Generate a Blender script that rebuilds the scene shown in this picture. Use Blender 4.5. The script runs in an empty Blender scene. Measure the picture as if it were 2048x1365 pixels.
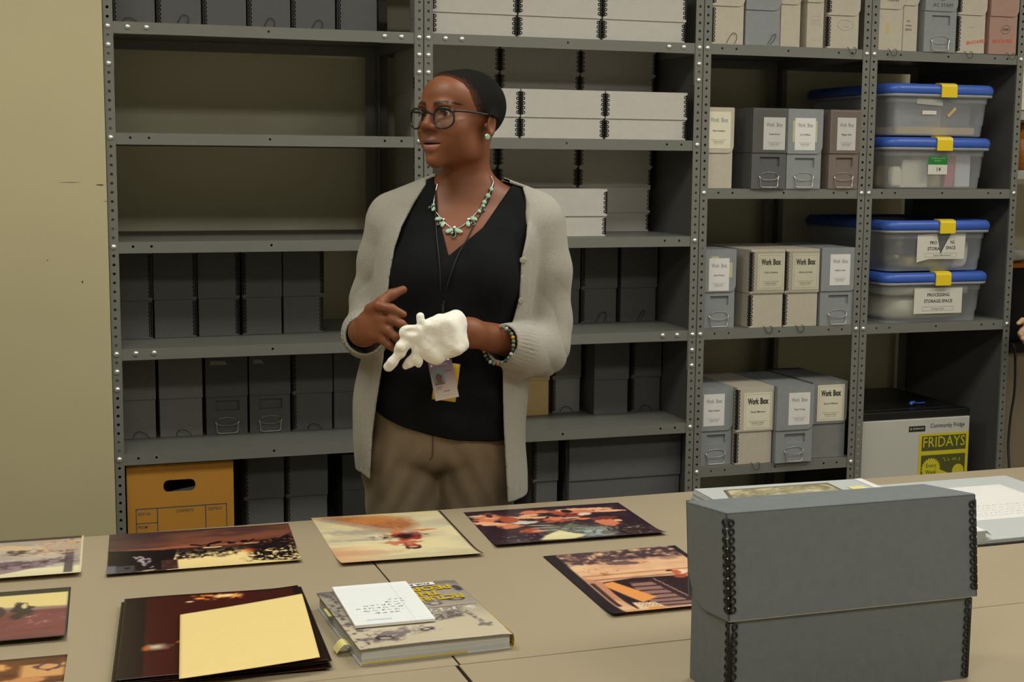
import bpy, bmesh, math, random
import numpy as np
from mathutils import Vector, Matrix
random.seed(7)
rng = np.random.default_rng(11)
IN = 0.0254            # the archive room is laid out in inches, z measured from the floor
scene = bpy.context.scene
COL = scene.collection

# ---------------------------------------------------------------- camera, light, exposure
YAW, PITCH, ROLL = 0.326682631, 0.127058238, 0.00849606312
CAM = np.array([-7.84353215, -162.401945, 73.5 - 14.1328341])
FPX = 2829.69732
_f = np.array([math.sin(YAW)*math.cos(PITCH), math.cos(YAW)*math.cos(PITCH), -math.sin(PITCH)])
_r0 = np.array([math.cos(YAW), -math.sin(YAW), 0.0])
_u0 = np.cross(_r0, _f)
_r = math.cos(ROLL)*_r0 + math.sin(ROLL)*_u0
_u = -math.sin(ROLL)*_r0 + math.cos(ROLL)*_u0
cd = bpy.data.cameras.new('camera')
cam = bpy.data.objects.new('camera', cd)
COL.objects.link(cam)
M = Matrix(((_r[0], _u[0], -_f[0], CAM[0]*IN), (_r[1], _u[1], -_f[1], CAM[1]*IN), (_r[2], _u[2], -_f[2], CAM[2]*IN), (0, 0, 0, 1)))
cam.matrix_world = M
cd.sensor_width = 36.0
cd.sensor_fit = 'HORIZONTAL'
cd.lens = FPX/2048*36.0
cd.clip_start = 0.05
cd.dof.use_dof = False
scene.camera = cam
vs = scene.view_settings
vs.view_transform = 'Standard'
vs.look = 'None'
vs.gamma = 1.0
vs.use_curve_mapping = False
vs.exposure = 0.0
wd = bpy.data.worlds.new('room_ambient')
scene.world = wd
wd.use_nodes = True
wd.node_tree.nodes['Background'].inputs[0].default_value = (0.9, 0.85, 0.75, 1)
wd.node_tree.nodes['Background'].inputs[1].default_value = 0.005
CEIL = 112.0
LIGHTS = [(-14, -58, 44), (62, -58, 44), (138, -58, 44), (-14, -140, 44), (62, -140, 44), (138, -140, 44)]
LPOWER = 15.0
for (lx, ly, le) in LIGHTS:
    ld = bpy.data.lights.new('troffer_light', 'AREA')
    ld.shape = 'RECTANGLE'
    ld.size = 46*IN
    ld.size_y = 22*IN
    ld.energy = LPOWER
    ld.color = (0.97, 0.975, 0.9)
    lo = bpy.data.objects.new('troffer_light', ld)
    lo.location = (lx*IN, ly*IN, (CEIL-0.9)*IN)
    COL.objects.link(lo)

def ray(px, py):
    return _f + _r*(px-1024)/FPX - _u*(py-682.5)/FPX
def on_y(px, py, Y):
    d = ray(px, py); return CAM + d*(Y-CAM[1])/d[1]
def on_z(px, py, Z):
    d = ray(px, py); return CAM + d*(Z-CAM[2])/d[2]

# ---------------------------------------------------------------- materials
def srgb(r, g, b):
    def c(v):
        v /= 255.0
        return v/12.92 if v <= 0.04045 else ((v+0.055)/1.055)**2.4
    return (c(r), c(g), c(b), 1.0)
MATS = {}
def mat(name, col, rough=0.55, metal=0.0, noise=None, bump=None, spec=0.5, alpha=None, coat=0.0, sheen=0.0, sss=0.0):
    if name in MATS: return MATS[name]
    m = bpy.data.materials.new(name); m.use_nodes = True
    nt = m.node_tree; b = nt.nodes['Principled BSDF']
    b.inputs['Base Color'].default_value = col
    b.inputs['Roughness'].default_value = rough
    b.inputs['Metallic'].default_value = metal
    b.inputs['Specular IOR Level'].default_value = spec
    if coat: b.inputs['Coat Weight'].default_value = coat; b.inputs['Coat Roughness'].default_value = 0.08
    if sheen: b.inputs['Sheen Weight'].default_value = sheen
    tc = nt.nodes.new('ShaderNodeTexCoord')
    if noise:
        sc, amt = noise[0], noise[1]
        n = nt.nodes.new('ShaderNodeTexNoise'); n.inputs['Scale'].default_value = sc; n.inputs['Detail'].default_value = 5
        if len(noise) > 2:
            mp = nt.nodes.new('ShaderNodeMapping'); mp.inputs['Scale'].default_value = noise[2]
            nt.links.new(tc.outputs['Object'], mp.inputs[0]); nt.links.new(mp.outputs[0], n.inputs['Vector'])
        else: nt.links.new(tc.outputs['Object'], n.inputs['Vector'])
        r = nt.nodes.new('ShaderNodeMapRange')
        r.inputs[1].default_value = 0.3; r.inputs[2].default_value = 0.7
        r.inputs[3].default_value = 1-amt; r.inputs[4].default_value = 1+amt
        nt.links.new(n.outputs['Fac'], r.inputs[0])
        mx = nt.nodes.new('ShaderNodeVectorMath'); mx.operation = 'SCALE'
        mx.inputs[0].default_value = col[:3]
        nt.links.new(r.outputs[0], mx.inputs['Scale']); nt.links.new(mx.outputs[0], b.inputs['Base Color'])
    if bump:
        n = nt.nodes.new('ShaderNodeTexNoise'); n.inputs['Scale'].default_value = bump[0]; n.inputs['Detail'].default_value = 3
        bp = nt.nodes.new('ShaderNodeBump'); bp.inputs['Strength'].default_value = bump[1]; bp.inputs['Distance'].default_value = bump[2] if len(bump) > 2 else 0.002
        nt.links.new(tc.outputs['Object'], n.inputs['Vector']); nt.links.new(n.outputs['Fac'], bp.inputs['Height'])
        nt.links.new(bp.outputs[0], b.inputs['Normal'])
    MATS[name] = m
    return m
def mat_vcol(name, rough=0.3, spec=0.5, bump=None, coat=0.0):
    if name in MATS: return MATS[name]
    m = mat(name, (1, 1, 1, 1), rough, spec=spec, bump=bump, coat=coat)
    a = m.node_tree.nodes.new('ShaderNodeVertexColor'); a.layer_name = 'Col'
    m.node_tree.links.new(a.outputs['Color'], m.node_tree.nodes['Principled BSDF'].inputs['Base Color'])
    return m
def mat_clear(name, tint, fac, rough=.04):
    if name in MATS: return MATS[name]
    m = mat(name, (1, 1, 1, 1), rough); n = m.node_tree
    t = n.nodes.new('ShaderNodeBsdfTransparent'); t.inputs[0].default_value = tint
    g = n.nodes.new('ShaderNodeBsdfGlossy'); g.inputs['Roughness'].default_value = rough
    x = n.nodes.new('ShaderNodeMixShader'); x.inputs[0].default_value = fac
    n.links.new(t.outputs[0], x.inputs[1]); n.links.new(g.outputs[0], x.inputs[2]); n.links.new(x.outputs[0], n.nodes['Material Output'].inputs[0])
    return m
def mat_plastic(name, col, mixf, rough=0.25):
    if name in MATS: return MATS[name]
    m = mat(name, col, rough)
    nt = m.node_tree; b = nt.nodes['Principled BSDF']; out = nt.nodes['Material Output']
    t = nt.nodes.new('ShaderNodeBsdfTransparent'); t.inputs[0].default_value = (0.93, 0.95, 0.98, 1)
    mx = nt.nodes.new('ShaderNodeMixShader'); mx.inputs[0].default_value = mixf
    nt.links.new(t.outputs[0], mx.inputs[1]); nt.links.new(b.outputs[0], mx.inputs[2]); nt.links.new(mx.outputs[0], out.inputs[0])
    return m

STEEL = mat('grey_painted_steel', srgb(118, 118, 112), 0.42, noise=(3, 0.05), spec=0.4)
STEEL_D = mat('grey_painted_panel', srgb(92, 92, 90), 0.5, noise=(2.5, 0.06))
ZINC = mat('zinc_bolt', (0.9, 0.9, 0.9, 1), 0.28, 0.85)
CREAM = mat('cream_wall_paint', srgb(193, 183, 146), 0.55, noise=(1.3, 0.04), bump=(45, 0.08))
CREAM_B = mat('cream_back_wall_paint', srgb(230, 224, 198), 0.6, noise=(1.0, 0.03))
BOARD_DG = mat('dark_grey_board', srgb(92, 92, 93), 0.75, noise=(60, 0.05))
BOARD_LG = mat('light_grey_board', srgb(194, 190, 184), 0.75, noise=(50, 0.03))
BOARD_BG = mat('blue_grey_board', srgb(140, 144, 146), 0.75, noise=(50, 0.05))
BOARD_MG = mat('grey_board', srgb(126, 126, 124), 0.75, noise=(50, 0.05))
BOARD_BR = mat('brown_grey_board', srgb(122, 108, 102), 0.75, noise=(50, 0.05))
BOARD_BE = mat('beige_board', srgb(190, 181, 165), 0.75, noise=(50, 0.04))
BOARD_PK = mat('pink_board', srgb(168, 134, 122), 0.75, noise=(50, 0.04))
BOARD_TAN = mat('tan_board', srgb(200, 172, 118), 0.7, noise=(30, 0.04))
BLACKMETAL = mat('black_metal_edge', (0.012, 0.012, 0.012, 1), 0.35, 0.3)
WIRE = mat('bright_wire', (0.65, 0.63, 0.58, 1), 0.3, 1.0)
STRING = mat('black_string', (0.012, 0.011, 0.01, 1), 0.8)
PAPER = mat('white_paper', srgb(226, 224, 222), 0.6, noise=(12, 0.02))
PAPER_C = mat('cream_paper', srgb(226, 220, 198), 0.6, noise=(12, 0.03))
INK = mat('black_ink', (0.02, 0.02, 0.02, 1), 0.7)
INK_G = mat('grey_ink', (0.32, 0.32, 0.32, 1), 0.7)
BLACK = mat('matt_black', (0.008, 0.008, 0.008, 1), 0.5)

# ---------------------------------------------------------------- mesh helpers (inches in, metres out)
class MB:
    def __init__(s): s.v = []; s.f = []; s.c = None
    def add(s, vs, fs):
        o = len(s.v); s.v.extend([tuple(map(float, p)) for p in vs]); s.f.extend([tuple(i+o for i in f) for f in fs]); return s
    def box(s, x0, x1, y0, y1, z0, z1):
        return s.add([(x0, y0, z0), (x1, y0, z0), (x1, y1, z0), (x0, y1, z0), (x0, y0, z1), (x1, y0, z1), (x1, y1, z1), (x0, y1, z1)],
                     [(3, 2, 1, 0), (4, 5, 6, 7), (0, 1, 5, 4), (1, 2, 6, 5), (2, 3, 7, 6), (3, 0, 4, 7)])
    def bbox(s, x0, x1, y0, y1, z0, z1, b=0.06):
        # box with chamfered edges
        X = (x0, x1); Y = (y0, y1); Z = (z0, z1); vs = []; idx = {}
        for i in (0, 1):
            for j in (0, 1):
                for k in (0, 1):
                    sx = b if i == 0 else -b; sy = b if j == 0 else -b; sz = b if k == 0 else -b
                    for ax in range(3):
                        p = [X[i]+sx, Y[j]+sy, Z[k]+sz]; p[ax] = (X[i], Y[j], Z[k])[ax]
                        idx[(i, j, k, ax)] = len(vs); vs.append(p)
        fs = []
        for ax in range(3):
            o = [a for a in range(3) if a != ax]
            for e in (0, 1):
                q = []
                for (m, n) in ((0, 0), (1, 0), (1, 1), (0, 1)):
                    c = [0, 0, 0]; c[ax] = e; c[o[0]] = m; c[o[1]] = n
                    q.append(idx[(c[0], c[1], c[2], ax)])
                fs.append(tuple(q))
        for ax in range(3):
            o = [a for a in range(3) if a != ax]
            for m in (0, 1):
                for n in (0, 1):
                    c0 = [0, 0, 0]; c0[o[0]] = m; c0[o[1]] = n; c1 = list(c0); c1[ax] = 1
                    fs.append((idx[(*c0, o[0])], idx[(*c1, o[0])], idx[(*c1, o[1])], idx[(*c0, o[1])]))
        for i in (0, 1):
            for j in (0, 1):
                for k in (0, 1): fs.append(tuple(idx[(i, j, k, a)] for a in range(3)))
        return s.add(vs, fs)
    def prism(s, poly, a0, a1, axis='y'):
        # extrude a polygon; axis y: poly in (x,z); axis z: poly in (x,y); axis x: poly in (y,z)
        n = len(poly)
        def P(p, a):
            return (p[0], a, p[1]) if axis == 'y' else ((p[0], p[1], a) if axis == 'z' else (a, p[0], p[1]))
        vs = [P(p, a0) for p in poly] + [P(p, a1) for p in poly]
        fs = [tuple(range(n)), tuple(range(2*n-1, n-1, -1))] + [(i, n+i, n+(i+1) % n, (i+1) % n) for i in range(n)]
        return s.add(vs, fs)
    def tube(s, pts, r, seg=6, closed=False, caps=True):
        pts = np.array(pts, float); n = len(pts)
        rr = np.full(n, r) if np.isscalar(r) else np.array(r, float)
        vs = []; prev = None
        for i in range(n):
            a = pts[(i-1) % n] if (closed or i > 0) else pts[i]; b = pts[(i+1) % n] if (closed or i < n-1) else pts[i]
            t = b-a; t /= (np.linalg.norm(t)+1e-12)
            if prev is None:
                q = np.array([0, 0, 1.0]) if abs(t[2]) < 0.9 else np.array([1.0, 0, 0])
            else: q = prev
            q = q - t*(q@t); q /= (np.linalg.norm(q)+1e-12); prev = q
            w = np.cross(t, q)
            for k in range(seg):
                an = 2*math.pi*k/seg; vs.append(pts[i]+rr[i]*(math.cos(an)*q+math.sin(an)*w))
        fs = []
        for i in range(n if closed else n-1):
            j = (i+1) % n
            for k in range(seg): fs.append((i*seg+k, i*seg+(k+1) % seg, j*seg+(k+1) % seg, j*seg+k))
        if caps and not closed: fs += [tuple(range(seg-1, -1, -1)), tuple(range((n-1)*seg, n*seg))]
        return s.add(vs, fs)
    def ring(s, c, nrm, R, r, seg=10, sub=4):
        nrm = np.array(nrm, float); nrm /= np.linalg.norm(nrm)
        a = np.cross(nrm, [0, 0, 1.0]); a = np.array([1.0, 0, 0]) if np.linalg.norm(a) < .1 else a/np.linalg.norm(a)
        b = np.cross(nrm, a); c = np.array(c, float)
        return s.tube([c+R*(math.cos(2*math.pi*k/seg)*a+math.sin(2*math.pi*k/seg)*b) for k in range(seg)], r, sub, closed=True)
    def lathe(s, prof, c, seg=12, axis=(0, 0, 1)):
        # profile list of (radius, height) turned about an axis through c
        ax = np.array(axis, float); ax /= np.linalg.norm(ax)
        a = np.cross(ax, [0, 0, 1.0]); a = np.array([1.0, 0, 0]) if np.linalg.norm(a) < .1 else a/np.linalg.norm(a)
        b = np.cross(ax, a); c = np.array(c, float); vs = []; fs = []; n = len(prof)
        for (r, h) in prof:
            for k in range(seg): vs.append(c+ax*h+r*(math.cos(2*math.pi*k/seg)*a+math.sin(2*math.pi*k/seg)*b))
        for i in range(n-1):
            for k in range(seg): fs.append((i*seg+k, i*seg+(k+1) % seg, (i+1)*seg+(k+1) % seg, (i+1)*seg+k))
        fs += [tuple(range(seg-1, -1, -1)), tuple(range((n-1)*seg, n*seg))]
        return s.add(vs, fs)
    def grid(s, P):
        # P: (n,m,3) array of points
        n, m = P.shape[:2]
        return s.add(P.reshape(-1, 3), [(i*m+j, (i+1)*m+j, (i+1)*m+j+1, i*m+j+1) for i in range(n-1) for j in range(m-1)])
    def xf(s, fn):
        s.v = [tuple(fn(np.array(p))) for p in s.v]; return s
    def mesh(s, name):
        me = bpy.data.meshes.new(name)
        me.from_pydata([(a*IN, b*IN, c*IN) for a, b, c in s.v], [], s.f); me.update()
        bm = bmesh.new(); bm.from_mesh(me); bmesh.ops.recalc_face_normals(bm, faces=bm.faces); bm.to_mesh(me); bm.free()
        return me
    def build(s, name, m, parent=None, smooth=False):
        return link(name, s.mesh(name), m, parent, smooth)
def link(name, me, m, parent=None, smooth=False):
    if m is not None and not me.materials: me.materials.append(m)
    if smooth: me.polygons.foreach_set('use_smooth', [True]*len(me.polygons))
    o = bpy.data.objects.new(name, me); COL.objects.link(o)
    if parent is not None: o.parent = parent
    return o
def tag(o, label=None, cat=None, group=None, kind=None):
    if label: o['label'] = label
    if cat: o['category'] = cat
    if group: o['group'] = group
    if kind: o['kind'] = kind
    return o
def thing(name, label, cat, loc=(0, 0, 0), rz=0.0, group=None):
    o = bpy.data.objects.new(name, None); COL.objects.link(o)
    o.empty_display_size = 0.05
    o.location = (loc[0]*IN, loc[1]*IN, loc[2]*IN); o.rotation_euler = (0, 0, rz)
    return tag(o, label, cat, group)
def at(o, x, y, z, rz=0.0):
    o.location = (x*IN, y*IN, z*IN); o.rotation_euler = (0, 0, rz); return o
def plate_holes(x0, x1, z0, z1, holes, y, r, t=0.06, cell=0.5, n=8):
    """thin upright sheet in the xz plane at y..y+t with octagonal holes; holes are centred vertically or horizontally on the sheet"""
    mb = MB(); horiz = (x1-x0) > (z1-z0)
    hs = sorted(holes, key=lambda h: h[0] if horiz else h[1])
    a0, a1 = (x0, x1) if horiz else (z0, z1); b0, b1 = (z0, z1) if horiz else (x0, x1)
    pos = a0
    def P(a, b, yy): return (a, yy, b) if horiz else (b, yy, a)
    def quad(a, b):
        if b-a < 1e-4: return
        for yy in (y, y+t): mb.add([P(a, b0, yy), P(b, b0, yy), P(b, b1, yy), P(a, b1, yy)], [(0, 1, 2, 3)])
    for h in hs:
        c = h[0] if horiz else h[1]; cb = h[1] if horiz else h[0]
        quad(pos, c-cell)
        out = [(c-cell, b0), (c, b0), (c+cell, b0), (c+cell, cb), (c+cell, b1), (c, b1), (c-cell, b1), (c-cell, cb)]
        inn = [(c+r*math.cos(math.radians(-135+45*k)), cb+r*math.sin(math.radians(-135+45*k))) for k in range(8)]
        for yy in (y, y+t):
            mb.add([P(*p, yy) for p in out+inn], [(k, (k+1) % 8, 8+(k+1) % 8, 8+k) for k in range(8)])
        mb.add([P(*p, y) for p in inn]+[P(*p, y+t) for p in inn], [(k, (k+1) % 8, 8+(k+1) % 8, 8+k) for k in range(8)])
        pos = c+cell
    quad(pos, a1)
    for bb in (b0, b1): mb.add([P(a0, bb, y), P(a1, bb, y), P(a1, bb, y+t), P(a0, bb, y+t)], [(0, 1, 2, 3)])
    return mb
# lettering: the built-in font, turned into flat meshes
_TXT = {}
def text_mesh(txt, bold=0.0, align='CENTER', space=1.0):
    key = (txt, bold, align, space)
    if key in _TXT: return _TXT[key]
    cu = bpy.data.curves.new('lettering', 'FONT'); cu.body = txt; cu.size = 1.0; cu.align_x = align; cu.align_y = 'CENTER'
    cu.offset = bold; cu.resolution_u = 2; cu.space_character = space
    ob = bpy.data.objects.new('lettering', cu); COL.objects.link(ob)
    dg = bpy.context.evaluated_depsgraph_get(); dg.update()
    me = bpy.data.meshes.new_from_object(ob.evaluated_get(dg))
    bpy.data.objects.remove(ob); bpy.data.curves.remove(cu)
    n = len(me.vertices); co = np.zeros(n*3); me.vertices.foreach_get('co', co); co = co.reshape(-1, 3)
    fs = [tuple(p.vertices) for p in me.polygons]
    bpy.data.meshes.remove(me)
    _TXT[key] = (co, fs); return _TXT[key]
def letter(mb, txt, cx, cz, size, width=None, y=0.0, bold=0.0, align='CENTER', rot=0.0, sx=1.0):
    """append text standing in the xz plane (read from -y)"""
    co, fs = text_mesh(txt, bold, align)
    if len(co) == 0: return mb
    w = co[:, 0].max()-co[:, 0].min()
    k = size*sx if width is None else width/w
    x = co[:, 0]*k; z = co[:, 1]*size; c, s = math.cos(rot), math.sin(rot)
    return mb.add(np.stack([cx+x*c-z*s, np.full(len(x), y), cz+x*s+z*c], 1), fs)
def letter_flat(mb, txt, cx, cy, size, width=None, z=0.0, bold=0.0, rot=0.0, align='CENTER'):
    co, fs = text_mesh(txt, bold, align); w = co[:, 0].max()-co[:, 0].min()
    k = size if width is None else width/w
    x = co[:, 0]*k; yv = co[:, 1]*size; c, s = math.cos(rot), math.sin(rot)
    return mb.add(np.stack([cx+x*c-yv*s, cy+x*s+yv*c, np.full(len(x), z)], 1), fs)
def scribble(n, w, h, seed, x0=0, z0=0, y=0.0, t=0.02, flat=False):
    """pencil-like handwriting: short connected strokes"""
    rg = random.Random(seed); mb = MB(); x = x0
    while x < x0+w:
        ww = rg.uniform(.08, .16)*n; pts = []
        for k in range(rg.randint(4, 8)):
            pts.append((x, z0+rg.uniform(-.5, .5)*h)); x += ww*0.35
            if x > x0+w: break
        for a, b in zip(pts[:-1], pts[1:]):
            d = np.array(b)-np.array(a); L = np.linalg.norm(d)+1e-9; q = np.array([-d[1], d[0]])/L*t
            vs = [np.array(a)-q, np.array(b)-q, np.array(b)+q, np.array(a)+q]
            mb.add([(v[0], v[1], y) if flat else (v[0], y, v[1]) for v in vs], [(0, 1, 2, 3)])
        x += ww*0.8
    return mb
# ---------------------------------------------------------------- the room
RX0, RX1, RY0, RY1 = -110.0, 215.0, -236.0, 27.0
FLOOR = mat('grey_carpet_tile', srgb(104, 100, 92), 0.9, noise=(40, 0.12))
CEILM = mat('white_ceiling_tile', srgb(226, 222, 210), 0.9, noise=(30, 0.03))
def struct(name, mb, m, parent=None):
    o = mb.build(name, m, parent)
    if parent is None: o['kind'] = 'structure'
    return o
struct('floor', MB().box(RX0, RX1, RY0, RY1, -2, 0), FLOOR)
struct('ceiling', MB().box(RX0, RX1, RY0, RY1, CEIL, CEIL+2), CEILM)
struct('wall_back', MB().box(RX0, RX1, RY1, RY1+3, 0, CEIL), CREAM_B)
struct('wall_rear', MB().box(RX0, RX1, RY0-3, RY0, 0, CEIL), CREAM_B)
struct('wall_side', MB().box(RX0-3, RX0, RY0, RY1, 0, CEIL), CREAM_B)
struct('wall_right', MB().box(RX1, RX1+3, RY0, RY1, 0, CEIL), CREAM_B)
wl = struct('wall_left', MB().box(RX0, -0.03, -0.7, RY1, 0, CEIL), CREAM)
CHIP = mat('paint_chip', srgb(66, 66, 60), 0.8)
def blot(px, py, w, h, seed):
    p = on_y(px, py, -0.72); rg = random.Random(seed); n = 10
    return MB().prism([(p[0]+w*math.cos(2*math.pi*k/n)*rg.uniform(.6, 1.1), p[2]+h*math.sin(2*math.pi*k/n)*rg.uniform(.6, 1.1)) for k in range(n)], -0.73, -0.70)
for i, (px, py, w, h) in enumerate([(200, 370, .42, .08), (165, 564, .1, .16), (95, 521, .1, .05), (213, 188, .1, .05), (140, 365, 1.3, .02), (212, 403, .2, .03)]):
    blot(px, py, w, h, i).build('paint_chip', CHIP, wl)
TROFF = mat('fluorescent_diffuser', (1, 1, 1, 1), 0.5)
b = TROFF.node_tree.nodes['Principled BSDF']
b.inputs['Emission Color'].default_value = (1.0, 0.93, 0.8, 1); b.inputs['Emission Strength'].default_value = 3.0
for i, (lx, ly, le) in enumerate(LIGHTS):
    t = thing('ceiling_troffer', 'rectangular fluorescent ceiling fixture '+['above the back tables near the cream wall', 'above the back tables, facing the narrow bays', 'past the table ends near the beige counter', 'above the front tables near the cream wall', 'above the front tables, behind the upright grey box', 'in the far corner from the cream wall, past the front tables'][i], 'ceiling light', (lx, ly, CEIL), 0, 'fluorescent troffers in the ceiling')
    MB().box(-24, 24, -12, -11.3, -0.8, 0).box(-24, 24, 11.3, 12, -0.8, 0).box(-24, -23.3, -11.3, 11.3, -0.8, 0).box(23.3, 24, -11.3, 11.3, -0.8, 0).build('frame', CEILM, t)
    MB().box(-23.3, 23.3, -11.3, 11.3, -0.4, -0.1).build('diffuser', TROFF, t)

# ---------------------------------------------------------------- slotted steel shelving
DEPTH = 24.0
_boltmb = MB().lathe([(0.33, 0), (0.33, 0.06), (0.28, 0.15), (0.16, 0.22), (0.02, 0.24)], (0, 0, 0), 12, (0, -1, 0))
BOLT = _boltmb.mesh('bolt'); BOLT.materials.append(ZINC); BOLT.polygons.foreach_set('use_smooth', [True]*len(BOLT.polygons))
POSTH = 92.0
def post_mesh(side, front=True):
    # L section; side=+1 keeps the flange to the right of x=0
    s = side; x0, x1 = (.06, 1.1) if s > 0 else (-1.1, -.06)
    if front:
        mb = plate_holes(x0, x1, 0, POSTH, [(0.55*s, z+0.5) for z in range(0, int(POSTH)-1)], -0.07, 0.17, 0.07, 0.4)
        mb.box(min(s*.06, s*0.13), max(s*.06, s*0.13), 0, 1.5, 0, POSTH)
    else:
        mb = MB().box(min(0, 1.5*s), max(0, 1.5*s), DEPTH, DEPTH+0.07, 0, POSTH)
        mb.box(min(0, s*0.07), max(0, s*0.07), DEPTH-1.5, DEPTH, 0, POSTH)
    return mb.mesh('post')
POSTS = {(s, f): post_mesh(s, f) for s in (1, -1) for f in (True, False)}
for m_ in POSTS.values(): m_.materials.append(STEEL)
_shelfcache = {}
def shelf_mesh(w, bolted):
    k = (w, bolted)
    if k not in _shelfcache:
        hx = [2.65, 4.65, w/2, w-4.65, w-2.65]
        mb = plate_holes(0.15, w-0.15, -0.75, 0.52, [(h, 0.0) for h in hx], 0.04, 0.15, 0.06, 0.4)
        mb.box(0.15, w-0.15, 0.1, DEPTH-0.1, 0.45, 0.52)
        mb.box(0.15, w-0.15, DEPTH-0.16, DEPTH-0.1, -0.75, 0.45)
        mb.box(0.15, 0.21, 0.1, DEPTH-0.16, -0.75, 0.45).box(w-0.21, w-0.15, 0.1, DEPTH-0.16, -0.75, 0.45)
        me = mb.mesh('shelf'); me.materials.append(STEEL); _shelfcache[k] = me
    return _shelfcache[k]
_gus = {}
def gusset_mesh(s):
    if s not in _gus:
        poly = [(0.2*s, 0.45), (5.4*s, 0.45), (5.4*s, -0.72), (5.1*s, -0.8), (1.25*s, -0.8), (1.15*s, -0.9), (1.15*s, -4.6), (0.2*s, -4.6)]
        me = MB().prism(poly, 0.11, 0.17).mesh('corner_brace'); me.materials.append(STEEL); _gus[s] = me
    return _gus[s]
def shelving(label, X0, X1, shelves, braced, panel=False, nobolt=()):
    w = X1-X0
    t = thing('shelving_unit', label, 'shelving', (X0, 0, 0), 0, 'grey slotted steel shelving along the back wall')
    for f in (True, False):
        a = link('post', POSTS[(1, f)], None, t); c = link('post', POSTS[(-1, f)], None, t); c.location = (w*IN, 0, 0)
    for z in shelves:
        s = link('shelf', shelf_mesh(w, z in braced), None, t); s.location = (0, 0, z*IN)
        for (bx, sg) in ((0.55, 1), (w-0.55, -1)):
            bz = [0, -2, -4] if z in braced else [0]
            for dz in bz:
                o = link('bolt', BOLT, None, t); o.location = (bx*IN, -0.07*IN, (z+dz)*IN)
            if z in braced:
                for dx in (2.1, 4.1):
                    o = link('bolt', BOLT, None, t); o.location = ((bx+sg*dx)*IN, 0.04*IN, z*IN)
                g = link('corner_brace', gusset_mesh(sg), None, t); g.location = ((0 if sg > 0 else w)*IN, 0, z*IN)
    if panel:
        MB().box(w-0.16, w-0.08, 1.5, DEPTH-0.2, 0.3, POSTH-0.5).build('side_panel', STEEL_D, t)
    return t
SZ = [73.5-12*k for k in range(7)]     # bolt heights of the wide bays
shelving('wide grey steel shelving bay beside the cream wall, two of its shelves empty', 0, 36, [85.5]+SZ, (73.5, 37.5))
shelving('wide grey steel shelving bay holding stacked pale flat boxes', 36, 72, [85.5]+SZ, (73.5, 37.5), True)
shelving('narrow grey steel shelving bay holding document boxes with white name cards', 72, 96, [91.5, 73.5, 55.5, 37.5, 19.5, 1.5], ())
shelving('narrow grey steel shelving bay holding blue-lidded bins and a small fridge', 96, 120, [91.5, 73.5, 55.5, 37.5], (), True)

# ---------------------------------------------------------------- boxes
_strip = {}
def strip_mesh(H, s, fine=False):
    """black wire-loop metal edge for a vertical box corner at the origin; s=+1 left corner"""
    k = (round(H, 2), s, fine)
    if k not in _strip:
        mb = MB()
        mb.box(min(-0.03*s, 0.2*s), max(-0.03*s, 0.2*s), -0.035, 0.0, 0, H)
        mb.box(min(-0.035*s, 0), max(-0.035*s, 0), 0, 0.2, 0, H)
        n = max(3, int(H/0.46)); seg, sub = (14, 6) if fine else (8, 4)
        for i in range(n):
            z = (i+0.5)*H/n
            mb.ring((0.27*s, -0.035, z), (0, 1, 0), 0.155, 0.055, seg, sub)
            mb.ring((-0.035*s, 0.27, z), (1, 0, 0), 0.155, 0.055, seg, sub)
        me = mb.mesh('metal_edge'); me.materials.append(BLACKMETAL); _strip[k] = me
    return _strip[k]
def arc(cx, cz, r, a0, a1, n=6):
    return [(cx+r*math.cos(math.radians(a0+(a1-a0)*i/n)), cz+r*math.sin(math.radians(a0+(a1-a0)*i/n))) for i in range(n+1)]
PULLW = MB().tube([(-1.25, -0.05, 1.75), (-1.4, -0.16, 1.55), (-1.3, -0.2, 1.3), (-1.25, -0.22, .9), (-1.22, -0.25, .32), (-0.9, -0.3, .2), (.9, -0.3, .2), (1.22, -0.25, .32), (1.25, -0.22, .9), (1.3, -0.2, 1.3), (1.4, -0.16, 1.55), (1.25, -0.05, 1.75)], 0.06, 6)
PULLW.tube([(-1.4, -0.1, 1.6), (-1.1, -0.22, 1.3), (-.6, -.25, 1.15), (.6, -.25, 1.15), (1.1, -0.22, 1.3), (1.4, -0.1, 1.6)], 0.035, 6)
PULLW.tube([(-1.3, -0.06, 1.7), (-.8, -.08, 2.02), (0, -.1, 2.12), (.8, -.08, 2.02), (1.3, -0.06, 1.7)], 0.03, 6)
PULLW = PULLW.mesh('wire_pull'); PULLW.materials.append(WIRE); PULLW.polygons.foreach_set('use_smooth', [True]*len(PULLW.polygons))
def loop_mesh(v):
    L = [[(-.35, 0.02, .12), (-.2, -.12, .5), (.25, -.2, 1.3), (.6, -.22, 1.42), (.9, -.2, 1.25), (1.0, -.18, .8), (.85, -.1, .3), (.7, 0.02, .12)],
         [(-.2, .02, .12), (.1, -.15, .7), (.45, -.2, 1.35), (.75, -.22, 1.5), (.88, -.2, 1.3), (.6, -.15, .7), (.15, .02, .12)],
         [(-.8, .02, .12), (-.75, -.2, .5), (-.4, -.25, .85), (.2, -.25, .8), (.7, -.25, .45), (1.0, -.2, .1)],
         [(-.5, .02, .2), (-.55, -.4, .12), (-.3, -.52, -.5), (.1, -.52, -.7), (.5, -.5, -.45), (.55, -.35, .12), (.4, .02, .2)]][v]
    me = MB().tube(spline(L, 5), 0.035, 5).mesh('string_pull'); me.materials.append(STRING); return me
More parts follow.
